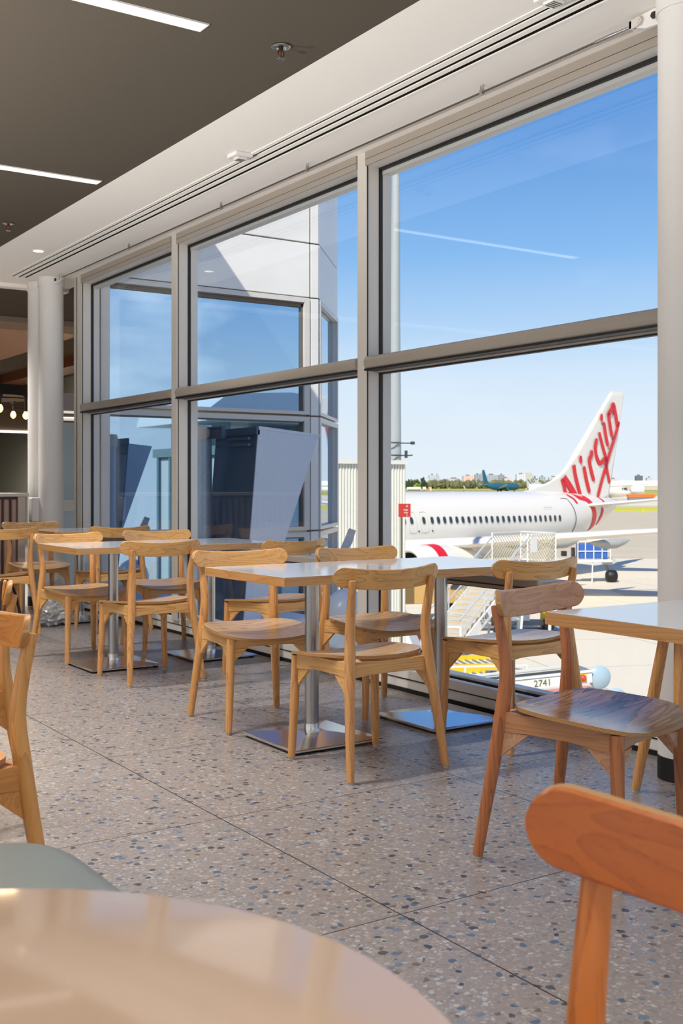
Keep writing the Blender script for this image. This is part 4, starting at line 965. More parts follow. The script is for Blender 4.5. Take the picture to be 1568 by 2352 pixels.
# wings, tailplanes
def wing(side, root_le, root_te, tip_le, tip_te, y0, y1, z0, z1, t0, t1, name):
    rings = []
    for q in (0, 0.25, 0.5, 0.75, 1.0):
        y = y0+(y1-y0)*q; le = root_le+(tip_le-root_le)*q; te = root_te+(tip_te-root_te)*q; z = z0+(z1-z0)*q; t = t0+(t1-t0)*q; c = te-le
        prof = [(0, 0), (0.03, 0.55), (0.15, 1.0), (0.4, 0.95), (0.75, 0.45), (1, 0.03), (1, -0.03), (0.7, -0.3), (0.35, -0.6), (0.1, -0.5), (0.02, -0.25)]
        rings.append([Vector((le+c*a, side*y, z+t*b/2)) for a, b in prof])
    return wz_(MB().loft(rings), name, awh, smooth=50)
for sd_ in (-1, 1):
    wing(sd_, -9.5, -1.6, 1.6, 3.2, 1.7, 17.0, -2.30, -0.85, 0.95, 0.18, 'wing')
    wing(sd_, 10.4, 14.6, 14.7, 16.3, 0.5, 7.0, -0.30, 0.45, 0.36, 0.12, 'tailplane')
    for yy, s0 in ((3.6, 0.6), (6.0, 1.2), (9.0, 1.6)):
        wz_(MB().loft([[Vector((s0+2.3*(q-0.5)*1.7, sd_*yy+rr*0.24*math.cos(2*PI*k/16), -2.18+yy*0.03-0.16*math.sin(PI*q)+rr*0.24*math.sin(2*PI*k/16)*1.1)) for k in range(16)] for q, rr in ((0, 0.05), (0.12, 0.5), (0.35, 1), (0.65, 1), (0.85, 0.6), (1, 0.05))]), 'flap_fairing', agr, smooth=50)
    nc = (-6.9, sd_*4.83, -3.02)
    prof = [(-2.9, 0.80), (-2.98, 0.90), (-2.9, 1.0), (-2.4, 1.10), (-1.2, 1.15), (0.4, 1.08), (1.6, 0.86), (1.62, 0.55)]
    nac = wz_(MB().loft([[Vector((nc[0]+x, nc[1]+r*math.cos(2*PI*k/36), nc[2]+r*math.sin(2*PI*k/36))) for k in range(36)] for x, r in prof], caps=False), 'engine_nacelle', awh, smooth=50)
    MB().loft([[Vector((nc[0]+x, nc[1]+r*math.cos(2*PI*k/36), nc[2]+r*math.sin(2*PI*k/36))) for k in range(36)] for x, r in ((-2.88, 0.80), (-1.9, 0.76), (-1.9, 0.2), (-2.2, 0.05))], caps=False).build('intake', wdk, nac, smooth=50)
    MB().loft([[Vector((nc[0]+x, nc[1]+r*math.cos(2*PI*k/36), nc[2]+r*math.sin(2*PI*k/36))) for k in range(36)] for x, r in ((-1.75, 1.135), (-1.75, 1.15), (-1.1, 1.165), (-1.1, 1.15))], caps=False).build('red_band', ared, nac, smooth=50)
    MB().loft([[Vector((nc[0]+x, nc[1]+r*math.cos(2*PI*k/24), nc[2]+r*math.sin(2*PI*k/24))) for k in range(24)] for x, r in ((1.5, 0.5), (2.4, 0.36), (2.9, 0.1))]).build('exhaust_cone', agr, nac, smooth=50)
    wz_(MB().prism([(-9.0, sd_*4.83-0.12, -2.0), (-6, sd_*4.83-0.12, -1.85), (-4.0, sd_*4.83-0.12, -1.95), (-5.0, sd_*4.83-0.12, -2.4), (-8.5, sd_*4.83-0.12, -2.2)], (0, 0.24, 0)), 'pylon', awh)
    for dx in (-0.4, 0.4):
        wz_(MB().cyl((-2.6+dx, sd_*2.86-0.22, GZ+0.56), (-2.6+dx, sd_*2.86+0.22, GZ+0.56), 0.56, n=28), 'main_wheel', M['black'], smooth=40)
    wz_(MB().cyl((-2.6, sd_*2.86, GZ+0.5), (-2.6, sd_*2.7, -2.4), 0.12, n=12), 'main_strut', agr)
wz_(MB().cyl((-18.2, -0.2, GZ+0.35), (-18.2, 0.2, GZ+0.35), 0.35, n=24).cyl((-18.2, 0, GZ+0.3), (-18.2, 0, -3.1), 0.09, n=10), 'nose_gear', agr)
wz_(MB().loft([[Vector((s, 1.95*0.9*h*math.cos(2*PI*k/24), -3.0+0.75*h*math.sin(2*PI*k/24))) for k in range(24)] for s, h in ((-11, 0.3), (-9, 0.9), (-5, 1.1), (-1, 1.0), (1.5, 0.3))]), 'belly_fairing', awh, smooth=50)

# ---- ground vehicles ----------------------------------------------
def local(name, r, d, label, cat, turn=0.0, group=None):
    """a thing standing on the apron; local x = to the right, y = away"""
    return thing(name, at(r, d, GZ), label, cat, -YAW+math.radians(turn), group)
vw = plain('vehicle_white', (226, 226, 220), 0.4, noise=0.03); vy = plain('safety_yellow', (238, 190, 30), 0.5); vr = plain('loader_red', (190, 70, 56), 0.5, noise=0.1)
vb = plain('cart_blue', (40, 96, 176), 0.45, noise=0.08); vg = plain('machinery_grey', (120, 124, 124), 0.5); belt = plain('black_belt', (62, 62, 62), 0.8, noise=0.12, nscale=60)
tan = plain('tan_box', (196, 158, 96), 0.6, noise=0.06)
# blue cart on one big wheel
bc = local('servicing_cart', 15.6, 67.5, 'blue servicing cart in a white frame under the airliner wing', 'cart')
MB().box(-1.35, 0.35, -0.5, 0.5, 1.45, 2.35).build('blue_tank', vb, bc, bevel=0.04)
f = MB()
for x in (-1.45, -1.0, -0.5, 0.0, 0.5):
    f.bar((x, -0.55, 1.35), (x, -0.55, 2.55), 0.05, 0.05)
for z in (1.38, 1.9, 2.5): f.bar((-1.45, -0.55, z), (0.5, -0.55, z), 0.05, 0.05)
f.bar((-0.6, -0.5, 0.0), (-0.55, -0.5, 1.4), 0.06, 0.06).box(-1.5, 0.6, -0.6, 0.6, 1.25, 1.36).box(-0.9, 0.5, -0.5, 0.5, 2.5, 2.62)
f.build('frame', vw, bc)
MB().prism([(0.2, -0.4, 1.45), (0.75, -0.4, 1.5), (0.95, -0.4, 1.25), (0.6, -0.4, 1.05), (0.2, -0.4, 1.1)], (0, 0.8, 0)).build('mudguard', agr, bc)
MB().tube([(0.55, 0, 0.35), (0.45, 0, 0.8), (0.3, 0, 1.3)], 0.1, 10).build('wheel_strut', vg, bc)
MB().tube([(0.35, 0, 0.37), (0.42, 0, 0.37), (0.5, 0, 0.37), (0.85, 0, 0.37), (0.97, 0, 0.37), (1.04, 0, 0.37)], [0.2, 0.33, 0.37, 0.37, 0.33, 0.2], 28).build('wheel', M['black'], bc, smooth=50)
MB().box(-1.75, -1.6, -0.5, 0, 1.1, 2.1).box(-2.4, -2.1, -0.5, -0.2, 1.6, 1.9).build('control_box', M['black'], bc)
# mobile stairs 2748
stt = local('mobile_stairs', 4.9, 41.0, 'white mobile aircraft stairs with mesh cage and yellow-edged steps', 'mobile stairs')
P0 = Vector((1.35, 0.6, 2.90)); P1 = Vector((-1.45, -2.4, 0.25)); acr = Vector((0.55, -0.515, 0))*1.05
def sp_(q, o=0.0, up=0.0): return P1+(P0-P1)*q+acr*o+Vector((0, 0, up))
n = 15; tr_ = MB(); ye = MB(); ri = MB()
dirh = Vector((P0.x-P1.x, P0.y-P1.y, 0)).normalized()
for k in range(n):
    a = sp_((k+0.3)/n, -1); b = sp_((k+0.3)/n, 1)
    tr_.bar(a, b, 0.20, 0.03); ye.bar(a-dirh*0.10, b-dirh*0.10, 0.05, 0.035); ri.bar(a+Vector((0, 0, 0.09))+dirh*0.1, b+Vector((0, 0, 0.09))+dirh*0.1, 0.01, 0.14)
tr_.build('tread', plain('tread_plate', (176, 172, 160), 0.5, noise=0.25, nscale=30), stt)
ye.build('step_nosing', plain('nosing_amber', (222, 190, 140), 0.5), stt); ri.build('riser', plain('perforated_riser', (188, 186, 178), 0.6, noise=0.3, nscale=40), stt)
sr = MB().bar(sp_(-0.03, 1), sp_(1.0, 1), 0.06, 0.34).bar(sp_(-0.03, -1), sp_(1.0, -1), 0.06, 0.30); sr.build('stringer', vw, stt)
rl = MB()
for o in (-1, 1):
    rl.bar(sp_(0.0, o, 1.0), sp_(1.0, o, 1.0), 0.05, 0.05); rl.bar(sp_(0.0, o, 0.55), sp_(1.0, o, 0.55), 0.035, 0.035)
    for q in (0.02, 0.35, 0.68, 1.0): rl.bar(sp_(q, o, 0.0), sp_(q, o, 1.0), 0.04, 0.04)
rl.build('handrail', plain('rail_aluminium', (206, 210, 212), 0.35, metal=0.3), stt)
e = dirh; 
pl = MB()
c0 = P0+e*0.9; pl.obox(c0, e*1.0, acr, (0, 0, 0.05)); pl.build('platform', vg, stt)
cg = MB(); corners = [P0-acr, P0+e*1.9-acr, P0+e*1.9+acr, P0+acr]
for c in corners: cg.bar(c, c+Vector((0, 0, 1.15)), 0.05, 0.05)
for a_, b_ in ((0, 1), (1, 2), (2, 3)):
    for z in (0.08, 1.15): cg.bar(corners[a_]+Vector((0, 0, z)), corners[b_]+Vector((0, 0, z)), 0.045, 0.045)
cg.build('cage_frame', vw, stt)
ms = MB()
def mesh_panel(a, b, h0, h1, mb, sp=0.17):
    d = b-a; L = d.length; nn = int((L+(h1-h0))/sp)
    for k in range(nn):
        for s in (1, -1):
            t0 = k*sp-(h1-h0) if s == 1 else k*sp; 
            # clip the diagonal to the panel
            pts = []
            for u in (0.0, 1.0):
                pts.append((t0+(h1-h0)*u*(1 if s == 1 else -1), h0+(h1-h0)*u))
            (x0_, z0_), (x1_, z1_) = pts
            def cl(x, z, xo, zo):
                if x < 0: z = z+(zo-z)*((0-x)/(xo-x)); x = 0
                if x > L: z = z+(zo-z)*((L-x)/(xo-x)); x = L
                return x, z
            if max(x0_, x1_) < 0 or min(x0_, x1_) > L: continue
            xa, za = cl(x0_, z0_, x1_, z1_); xb, zb = cl(x1_, z1_, x0_, z0_)
            if abs(xa-xb) < 0.02: continue
            mb.bar(a+d*(xa/L)+Vector((0, 0, za)), a+d*(xb/L)+Vector((0, 0, zb)), 0.018, 0.018)
mesh_panel(corners[3], corners[2], 0.08, 1.1, ms); mesh_panel(corners[0], corners[1], 0.08, 1.1, ms); mesh_panel(corners[1], corners[2], 0.08, 1.1, ms)
mesh_panel(sp_(0.45, -1)-Vector((0, 0, 0)), sp_(1.0, -1)-Vector((0, 0, 0)), 0.0, 0.55, ms)
ms.build('cage_mesh', plain('mesh_cream', (204, 196, 170), 0.5), stt)
MB().obox(corners[3]+(corners[2]-corners[3])*0.22+Vector((0, 0, 0.75)), e*0.22, acr.normalized()*0.01, (0, 0, 0.28)).build('notice_board', M['white'], stt)
lg = MB(); base = P0+e*0.9
for o in (-1, 1):
    lg.bar(P0+acr*o*0.9, Vector((P0.x-0.2, P0.y, 0.15))+acr*o*0.9, 0.08, 0.08); lg.bar(P0+e*1.8+acr*o*0.9, Vector((P0.x, P0.y, 0.15))+e*1.6+acr*o*0.9, 0.08, 0.08)
lg.bar(Vector((-1.4, -2.3, 0.25)), Vector((2.2, 1.4, 0.25)), 0.9, 0.12); lg.build('chassis', vw, stt)
MB().bar(sp_(0.55, 1, -0.25), sp_(0.66, 1.35, -1.75), 0.06, 0.06, mi=0).bar(sp_(0.2, -1, -0.1), sp_(0.2, -1, 0.5), 0.1, 0.06).build('yellow_prop', vy, stt)
wl = MB()
for x, y in ((-1.2, -2.2), (1.6, 0.2), (1.0, 1.6)): wl.cyl((x-0.1, y, 0.22), (x+0.1, y, 0.22), 0.22, n=20)
wl.build('wheel', M['black'], stt, smooth=40)
dn = (acr.normalized()); rise = (P0-P1).normalized()
tx = textmesh('number_lettering', '2748', 0.26, M['black'], stt, sp_(0.33, 1.0, 0.06)+dn*0.06, (0, 0, 0))
xa = rise; zax = dn; ya = zax.cross(xa)
tx.rotation_euler = Matrix((xa, ya, zax)).transposed().to_euler()

# belt loaders
def loader(name, r, d, label, turn, body, stripe, num=None, hood='blue_grey'):
    t = local(name, r, d, label, 'belt loader', turn, 'baggage belt loaders')
    L = 3.3
    MB().bar((-L, 0.0, 0.62), (L, 0.0, 1.02), 0.80, 0.06).build('belt', belt, t)
    MB().bar((-L, -0.46, 0.55), (L, -0.46, 0.95), 0.08, 0.24).bar((-L, 0.46, 0.55), (L, 0.46, 0.95), 0.08, 0.24).build('side_beam', body, t)
    MB().bar((-L, -0.47, 0.72), (L, -0.47, 1.12), 0.11, 0.05).bar((-L, 0.47, 0.72), (L, 0.47, 1.12), 0.11, 0.05).build('guide_rail', stripe, t)
    MB().box(-2.6, 1.4, -0.75, 0.75, 0.25, 0.5).box(-2.6, -1.6, -1.25, -0.5, 0.3, 0.95).build('chassis', body, t, bevel=0.03)
    w_ = MB()
    for x in (-2.0, 1.0):
        for y in (-0.72, 0.72): w_.cyl((x, y-0.1, 0.28), (x, y+0.1, 0.28), 0.28, n=24)
    w_.build('wheel', M['black'], t, smooth=40)
    MB().tube([(L-0.02, -0.40, 0.98), (L-0.02, 0.40, 0.98)], 0.16, 16).build('end_roller', vg, t, smooth=40)
    MB().lathe([(0.02, 0), (0.24, 0.02), (0.31, 0.10), (0.30, 0.14)], (0, 0, 0), n=28).build('bumper_scoop', plain('scoop_blue_grey', (158, 182, 196), 0.3), t, smooth=50).matrix_local = Matrix.Translation((L+0.28, -0.45, 0.92)) @ Matrix.Rotation(-PI/2, 4, 'X')
    MB().box(L-0.42, L-0.18, -0.56, -0.48, 0.86, 1.06).build('yellow_lamp_box', vy, t)
    MB().sphere((L-0.30, -0.60, 0.97), 0.09, 14, 10).build('red_button', plain('lamp_red', (214, 60, 30), 0.3), t, smooth=60)
    if num: textmesh('number_lettering', num, 0.24, plain('stencil_brown', (96, 88, 50), 0.5), t, (1.95, -0.508, 0.862), (PI/2, -math.atan2(0.4, 6.6), 0))
    return t
loader('belt_loader', 3.05, 28.2, 'white belt loader with black belt and stencilled number, seen between chair legs at the right', 13, vw, vw, '2741')
loader('belt_loader', 2.65, 25.2, 'red-edged belt loader with black belt, nearest to the building, below the white one', 10, vr, plain('loader_pink', (214, 150, 140), 0.5))
# yellow pallet dollies
def dolly(r, d, label, col, turn=12, z=0.35):
    t = local('baggage_dolly', r, d, label, 'dolly', turn, 'baggage dollies')
    MB().box(-1.6, 1.6, -0.8, 0.8, z, z+0.08).build('deck', vw, t)
    MB().box(-1.65, 1.65, -0.85, -0.78, z+0.05, z+0.24).box(-1.65, 1.65, 0.78, 0.85, z+0.05, z+0.24).build('edge_rail', col, t)
    r2 = MB()
    for k in range(14): r2.cyl((-1.5+k*0.23, -0.75, z+0.10), (-1.5+k*0.23, 0.75, z+0.10), 0.035, n=8)
    r2.build('roller', vg, t)
    w_ = MB()
    for x in (-1.2, 1.2):
        for y in (-0.7, 0.7): w_.cyl((x, y-0.06, 0.17), (x, y+0.06, 0.17), 0.17, n=18)
    w_.build('wheel', M['black'], t, smooth=40)
    MB().bar((1.6, 0, 0.35), (2.5, 0, 0.2), 0.05, 0.05).build('tow_bar', vg, t)
dolly(3.2, 33.6, 'low dolly with yellow edge rails seen under the right-hand chair, the farther yellow one', vy)
dolly(2.7, 31.2, 'low dolly with yellow edge rails seen under the right-hand chair, the nearer yellow one', vy)
dolly(2.3, 29.6, 'low dolly with red and white edge rails just behind the white belt loader', vr)
gr = local('guard_rail', 3.2, 29.9, 'white tubular guard rail in front of the yellow dollies', 'railing', 8)
MB().bar((-1.6, 0, 1.0), (1.8, 0, 1.0), 0.05, 0.05).bar((-1.6, 0, 0.55), (1.8, 0, 0.55), 0.05, 0.05).bar((-1.6, 0, 0), (-1.6, 0, 1.0), 0.06, 0.06).bar((0.1, 0, 0), (0.1, 0, 1.0), 0.05, 0.05).bar((1.8, 0, 0), (1.8, 0, 1.0), 0.06, 0.06).build('tube_frame', vw, gr)
# tow bars and small gear beyond the stairs
tbm = local('tow_bar', 5.0, 40.0+5.2, 'dark tow bar lying on the apron behind the mobile stairs', 'tow bar', 3)
MB().bar((-1.6, 0, 0.25), (1.9, 0, 0.25), 0.35, 0.18).bar((-1.6, -0.35, 0.15), (1.9, -0.3, 0.15), 0.1, 0.1).build('bar', vg, tbm)
MB().cyl((-1.2, -0.2, 0.15), (-1.2, 0.2, 0.15), 0.15, n=16).cyl((1.2, -0.2, 0.15), (1.2, 0.2, 0.15), 0.15, n=16).build('wheel', M['black'], tbm, smooth=40)
gp = local('ground_power_unit', 7.15, 45.5, 'white ground unit with a yellow upright, seen between the chair back and the right table', 'ground unit', 0)
MB().box(-0.75, 0.45, -0.4, 0.5, 0.35, 1.15).build('housing', vw, gp, bevel=0.04)
MB().box(0.95, 1.2, -0.1, 0.1, 0.1, 1.5).build('yellow_upright', vy, gp)
MB().box(-1.3, 1.6, -0.5, 0.5, 0.2, 0.34).build('trailer', vg, gp); MB().cyl((-0.9, -0.55, 0.22), (-0.9, 0.55, 0.22), 0.22, n=18).cyl((1.2, -0.55, 0.22), (1.2, 0.55, 0.22), 0.22, n=18).build('wheel', M['black'], gp, smooth=40)
# carts, rails and truck seen in the gap left of the steel post
rk = local('baggage_tug', 1.95, 37.8, 'small blue and white baggage tug seen below the table behind a white rail', 'tug', 20)
MB().box(-1.0, 1.0, -0.6, 0.6, 0.3, 0.95).build('body', vw, rk, bevel=0.06); MB().box(-0.5, 0.3, -0.55, 0.55, 0.95, 1.3).build('seat_block', vb, rk)
MB().box(-0.95, -0.7, -0.62, -0.5, 0.5, 0.8).box(0.3, 0.5, -0.62, -0.5, 0.5, 0.85).build('red_lamp', vr, rk)
w_ = MB()
for x in (-0.7, 0.7): w_.cyl((x, -0.65, 0.26), (x, 0.65, 0.26), 0.26, n=20)
w_.build('wheel', M['black'], rk, smooth=40)
tb2 = local('container_truck', 2.8, 47.5, 'yellow-brown container truck with a dark cab window behind the white rail', 'truck', 12)
MB().box(-0.6, 3.0, -1.0, 1.0, 0.9, 2.5).build('container', tan, tb2, bevel=0.03); MB().box(-2.4, -0.8, -1.0, 1.0, 0.5, 2.4).build('cab', vw, tb2, bevel=0.08)
MB().box(-2.2, -1.0, -1.04, -0.98, 1.4, 2.2).box(1.6, 2.6, -1.04, -0.98, 1.5, 2.2).build('cab_window', wdk, tb2)
w_ = MB()
for x in (-1.6, 2.0): w_.cyl((x, -1.05, 0.42), (x, 1.05, 0.42), 0.42, n=20)
w_.build('wheel', M['black'], tb2, smooth=40)
r3 = local('white_railing', 2.35, 37.0, 'white tubular railing left of the mobile stairs, seen under the nearest table', 'railing', 5)
m_ = MB()
for z in (0.6, 1.15): m_.bar((-1.6, 0, z), (1.6, 0, z), 0.06, 0.06)
for x in (-1.6, -0.5, 0.6, 1.6): m_.bar((x, 0, 0), (x, 0, 1.15), 0.06, 0.06)
m_.build('tube_frame', vw, r3)
wp = local('crossed_panel', 1.75, 32.5, 'flat white panel with a red cross painted on it, low behind the middle chairs', 'panel', 10)
MB().box(-0.9, 0.9, -0.5, 0.5, 0.30, 0.38).build('top', vw, wp); MB().bar((0.1, -0.35, 0.385), (0.5, 0.3, 0.385), 0.05, 0.02).bar((0.5, -0.35, 0.385), (0.1, 0.3, 0.385), 0.05, 0.02).build('painted_cross', vr, wp)
MB().box(-0.85, -0.75, -0.4, 0.4, 0, 0.3).box(0.75, 0.85, -0.4, 0.4, 0, 0.3).build('leg', vg, wp)
yt = local('yellow_tractor', 1.05, 33.5, 'white and yellow airport tractor partly seen between plastic dome and window post', 'tractor', -10)
MB().box(-1.2, 0.4, -0.7, 0.7, 0.4, 1.2).build('yellow_body', vy, yt, bevel=0.04)
MB().prism([(-0.6, -0.75, 2.4), (0.6, -0.75, 2.5), (1.3, -0.75, 0.9), (-0.1, -0.75, 0.8)], (0, 1.5, 0)).build('white_hood', vw, yt)
MB().cyl((-0.8, -0.8, 0.4), (-0.8, 0.8, 0.4), 0.4, n=20).cyl((0.9, -0.8, 0.4), (0.9, 0.8, 0.4), 0.4, n=20).build('wheel', M['black'], yt, smooth=40)

# ---- distant aircraft, hangar, city --------------------------------
def simple_plane(name, r, d, heading, L, rad, label, bodym, tailm, wingm, gz_h, scale_t=1.0):
    """heading: degrees, 0 = nose to the right as seen from here"""
    t = local(name, r, d, label, 'airplane', heading)
    R = rad; zc = gz_h
    rg = []
    for k in range(25):
        s = -L/2+L*k/24; q = (s+L/2)/L
        if q > 0.84: e = (q-0.84)/0.16; rr = R*math.sqrt(max(0.002, 1-e*e)); zz = zc-R*0.10*e
        elif q < 0.34: e = (0.34-q)/0.34; rr = R*(1-0.88*e**1.4); zz = zc+R*0.62*e**1.5
        else: rr = R; zz = zc
        rg.append([Vector((s, rr*math.cos(2*PI*j/20), zz+rr*math.sin(2*PI*j/20))) for j in range(20)])
    MB().loft(rg).build('fuselage', bodym, t, smooth=50)
    h = R*3.3*scale_t; b = -L/2
    MB().prism([(b+L*0.17, -0.15, zc+R*0.6), (b+L*0.055, -0.15, zc+R+h), (b+L*0.0, -0.15, zc+R+h), (b+L*0.035, -0.15, zc+R*0.7)], (0, 0.3, 0)).build('fin', tailm, t)
    w_ = MB()
    for s in (-1, 1):
        w_.prism([(L*0.10, s*R*0.8, zc-R*0.55), (-L*0.10, s*L*0.46, zc+R*0.5), (-L*0.145, s*L*0.46, zc+R*0.5), (-L*0.10, s*R*0.8, zc-R*0.55)], (0, 0, 0.35))
        w_.prism([(b+L*0.12, s*R*0.3, zc+R*0.4), (b+L*0.04, s*L*0.16, zc+R*0.7), (b+L*0.01, s*L*0.16, zc+R*0.7), (b+L*0.03, s*R*0.3, zc+R*0.4)], (0, 0, 0.25))
    w_.build('wing', wingm, t)
    e_ = MB()
    for s in (-1, 1): e_.cyl((L*0.10, s*L*0.15, zc-R*0.8), (-L*0.01, s*L*0.15, zc-R*0.75), R*0.52, R*0.35, n=20)
    e_.build('engine', bodym, t, smooth=40)
    g_ = MB()
    for x, y in ((L*0.36, 0), (-L*0.04, R), (-L*0.04, -R)): g_.cyl((x, y-0.3, 0.6), (x, y+0.3, 0.6), 0.6, n=14).cyl((x, y, 0.6), (x, y, zc-R*0.8), 0.2, n=8)
    g_.build('landing_gear', M['black'], t)
    return t
teal = plain('dark_teal_paint', (36, 92, 122), 0.4); gold_ = plain('bronze_paint', (150, 110, 60), 0.4)
simple_plane('distant_airliner', (1150-784)/2567.4*1000, 1000, 22, 38, 3.1, 'small dark teal airliner taxiing far away in front of the trees', teal, teal, agr, 4.6, 1.15)
# grey-tailed airliner partly behind the white one
jt_ = local('distant_airliner', (1232-784)/2567.4*560, 560, 'grey-white airliner tail with dark lettering standing up behind the near airliner', 'airplane', 180)
sil = plain('silver_grey_paint', (176, 178, 164), 0.4)
MB().loft([[Vector((s, r_*math.cos(2*PI*k/20), z_+r_*math.sin(2*PI*k/20))) for k in range(20)] for s, r_, z_ in ((5.5, 0.4, 4.0), (2, 1.2, 3.6), (-4, 1.9, 3.2), (-24, 1.9, 3.2), (-29, 0.8, 2.9))]).build('fuselage', sil, jt_, smooth=50)
MB().prism([(-4.5, -0.15, 4.8), (0.0, -0.15, 8.6), (2.6, -0.15, 12.2), (5.6, -0.15, 12.2), (4.7, -0.15, 4.3)], (0, 0.3, 0)).build('fin', sil, jt_)
MB().prism([(1.0, -5.5, 4.5), (4.0, -0.4, 4.3), (5.2, -0.4, 4.3), (3.0, -5.5, 4.5)], (0, 0, 0.2)).prism([(0, 5.5, 4.5), (3.0, 0.4, 4.3), (5.2, 0.4, 4.3), (3.0, 5.5, 4.5)], (0, 0, 0.2)).build('tailplane', sil, jt_)
dkt = plain('tail_lettering_dark', (62, 66, 58), 0.5)
o = textmesh('tail_lettering', 'Jet', 4.6, dkt, jt_, (2.0, 0.2, 8.6), (PI/2, math.radians(-38), PI))
MB().box(-25, 5.0, -0.2, 0.2, 0.0, 0.5).cyl((-2, -1.9, 0.5), (-2, 1.9, 0.5), 0.5, n=14).cyl((-2, 0, 0.5), (-2, 0, 2.0), 0.2, n=8).build('landing_gear', M['black'], jt_)
for ch_ in list(jt_.children):
    if ch_.name.startswith('landing_gear'):
        bpy.data.objects.remove(ch_)
MB().cyl((-11, -2.6, 0.5), (-11, 2.6, 0.5), 0.5, n=14).cyl((-11, 0, 0.5), (-11, 0, 2.0), 0.3, n=8).cyl((-26, 0, 0.5), (-26, 0, 2.0), 0.3, n=8).build('landing_gear', M['black'], jt_)
# large white airliner at the right
big = local('large_airliner', (1402-784)/2567.4*470, 470, 'big white airliner nose and engine far right behind the tail', 'airplane', -8)
rg = []
for k in range(20):
    q = k/19; s = -34+42.5*q
    e = max(0, (q-0.72)/0.28); rr = 3.0*math.sqrt(max(0.003, 1-e**2.2)); rg.append([Vector((s, rr*math.cos(2*PI*j/24), 3.6-0.9*e*e+rr*math.sin(2*PI*j/24)*0.95)) for j in range(24)])
MB().loft(rg).build('fuselage', awh, big, smooth=50)
MB().box(4.3, 4.7, -2.9, -2.0, 4.5, 4.85).box(5.0, 6.6, -2.5, 2.5, 4.45, 4.8).build('cockpit_window', wdk, big)
MB().loft([[Vector((x, -12+r_*math.cos(2*PI*k/24), 4.0+r_*math.sin(2*PI*k/24))) for k in range(24)] for x, r_ in ((6.8, 1.1), (7.4, 1.75), (9.5, 1.85), (12.0, 1.6), (12.2, 1.1))]).loft([[Vector((x, -24+r_*math.cos(2*PI*k/24), 4.3+r_*math.sin(2*PI*k/24))) for k in range(24)] for x, r_ in ((16.0, 0.6), (16.6, 1.0), (19.5, 1.05), (21.5, 0.8))]).build('engine', awh, big, smooth=50)
MB().prism([(-4, -3, 4.6), (14, -30, 6.4), (11, -30, 6.4), (-14, -3, 4.6)], (0, 0, 0.6)).build('wing', awh, big)
MB().cyl((-20, -3, 0.6), (-20, 3, 0.6), 0.6, n=14).cyl((0, 0, 0.6), (0, 0, 2), 0.4, n=10).cyl((-20, 0, 0.6), (-20, 0, 2), 0.4, n=10).build('landing_gear', M['black'], big)
ot = local('orange_loader', (1462-784)/2567.4*400, 400, 'low orange ground vehicle beside the big distant airliner', 'vehicle', 5)
MB().box(-3.5, 6.5, -1, 1, 1.6, 2.6).build('body', plain('vehicle_orange', (226, 112, 40), 0.5), ot); MB().box(-3.2, 6, -0.9, 0.9, 0.4, 1.6).build('wheels_and_chassis', vg, ot)
# long white shed
ld_ = local('long_hangar', (1560-784)/2567.4*1400, 1400, 'long low white terminal shed on the horizon at the right', 'building', 0)
MB().box(-90, 150, 0, 40, 0, 11.6).build('shed', plain('shed_white', (246, 246, 242), 0.5), ld_)
MB().box(-90, 150, -0.5, 0, 0, 5.6).build('lower_band', plain('shed_grey_band', (190, 182, 168), 0.7), ld_)  # greyer lower part of the shed front
# buildings
def bmat(name, c, wc, px=5.0, pz=4.0):
    if name in MATS: return MATS[name]
    g = NG(name); tc = g.n('ShaderNodeTexCoord'); sp = g.n('ShaderNodeSeparateXYZ'); g.l(tc.outputs['Object'], sp.inputs[0])
    fx = g.math('GREATER_THAN', g.math('FRACT', g.math('DIVIDE', sp.outputs[0], px)), 0.45); fz = g.math('GREATER_THAN', g.math('FRACT', g.math('DIVIDE', sp.outputs[2], pz)), 0.5)
    g.l(g.mix(g.math('MULTIPLY', fx, fz), lin(*[v*0.86 for v in c]), lin(*[v*0.84 for v in wc])), g.b.inputs['Base Color']); g.b.inputs['Roughness'].default_value = 0.7
    MATS[name] = g.m; return g.m
bl = [
 (993, 15, 1091, 'pale twin apartment towers', (214, 218, 218), (160, 172, 178)), (1004, 9, 1091.5, 'slim apartment tower beside the pale twin towers', (196, 204, 206), (150, 164, 172)),
 (984, 7, 1097, 'low stepped block left of the pale towers', (226, 228, 228), (190, 198, 202)), (1045, 40, 1099.5, 'long grey roofed block behind the trees', (206, 208, 204), (176, 182, 182)),
 (1076, 26, 1093, 'salmon-striped apartment block', (236, 214, 196), (214, 162, 130)), (1097, 14, 1089.5, 'grey block right of the salmon-striped one', (168, 176, 180), (128, 140, 148)),
 (1109, 9, 1086.5, 'narrow tower behind the teal airliner tail', (176, 184, 188), (130, 144, 152)), (1130, 30, 1091, 'wide grey office block behind the teal airliner', (186, 192, 192), (140, 152, 158)),
 (1152, 12, 1090.5, 'dark grey block behind the nose of the teal airliner', (160, 168, 172), (126, 138, 146)), (1163, 22, 1098, 'cream low houses right of the dark block', (234, 222, 208), (204, 186, 168)),
 (1198, 24, 1089, 'white flat-roofed block left of the lettered tail', (232, 234, 232), (190, 198, 202)), (1246, 14, 1095, 'grey block right of the lettered tail', (182, 188, 188), (138, 150, 156)),
 (1272, 22, 1096, 'cream block beside the airliner fin root', (226, 224, 216), (176, 180, 178)), (1410, 18, 1100, 'pinkish flats right of the fin', (226, 214, 204), (186, 176, 168)),
 (1468, 16, 1092.5, 'dark slate office cube on the horizon near the thick column', (112, 122, 134), (84, 94, 106)), (1492, 14, 1097, 'pale block right of the dark cube', (214, 218, 218), (180, 190, 194))]
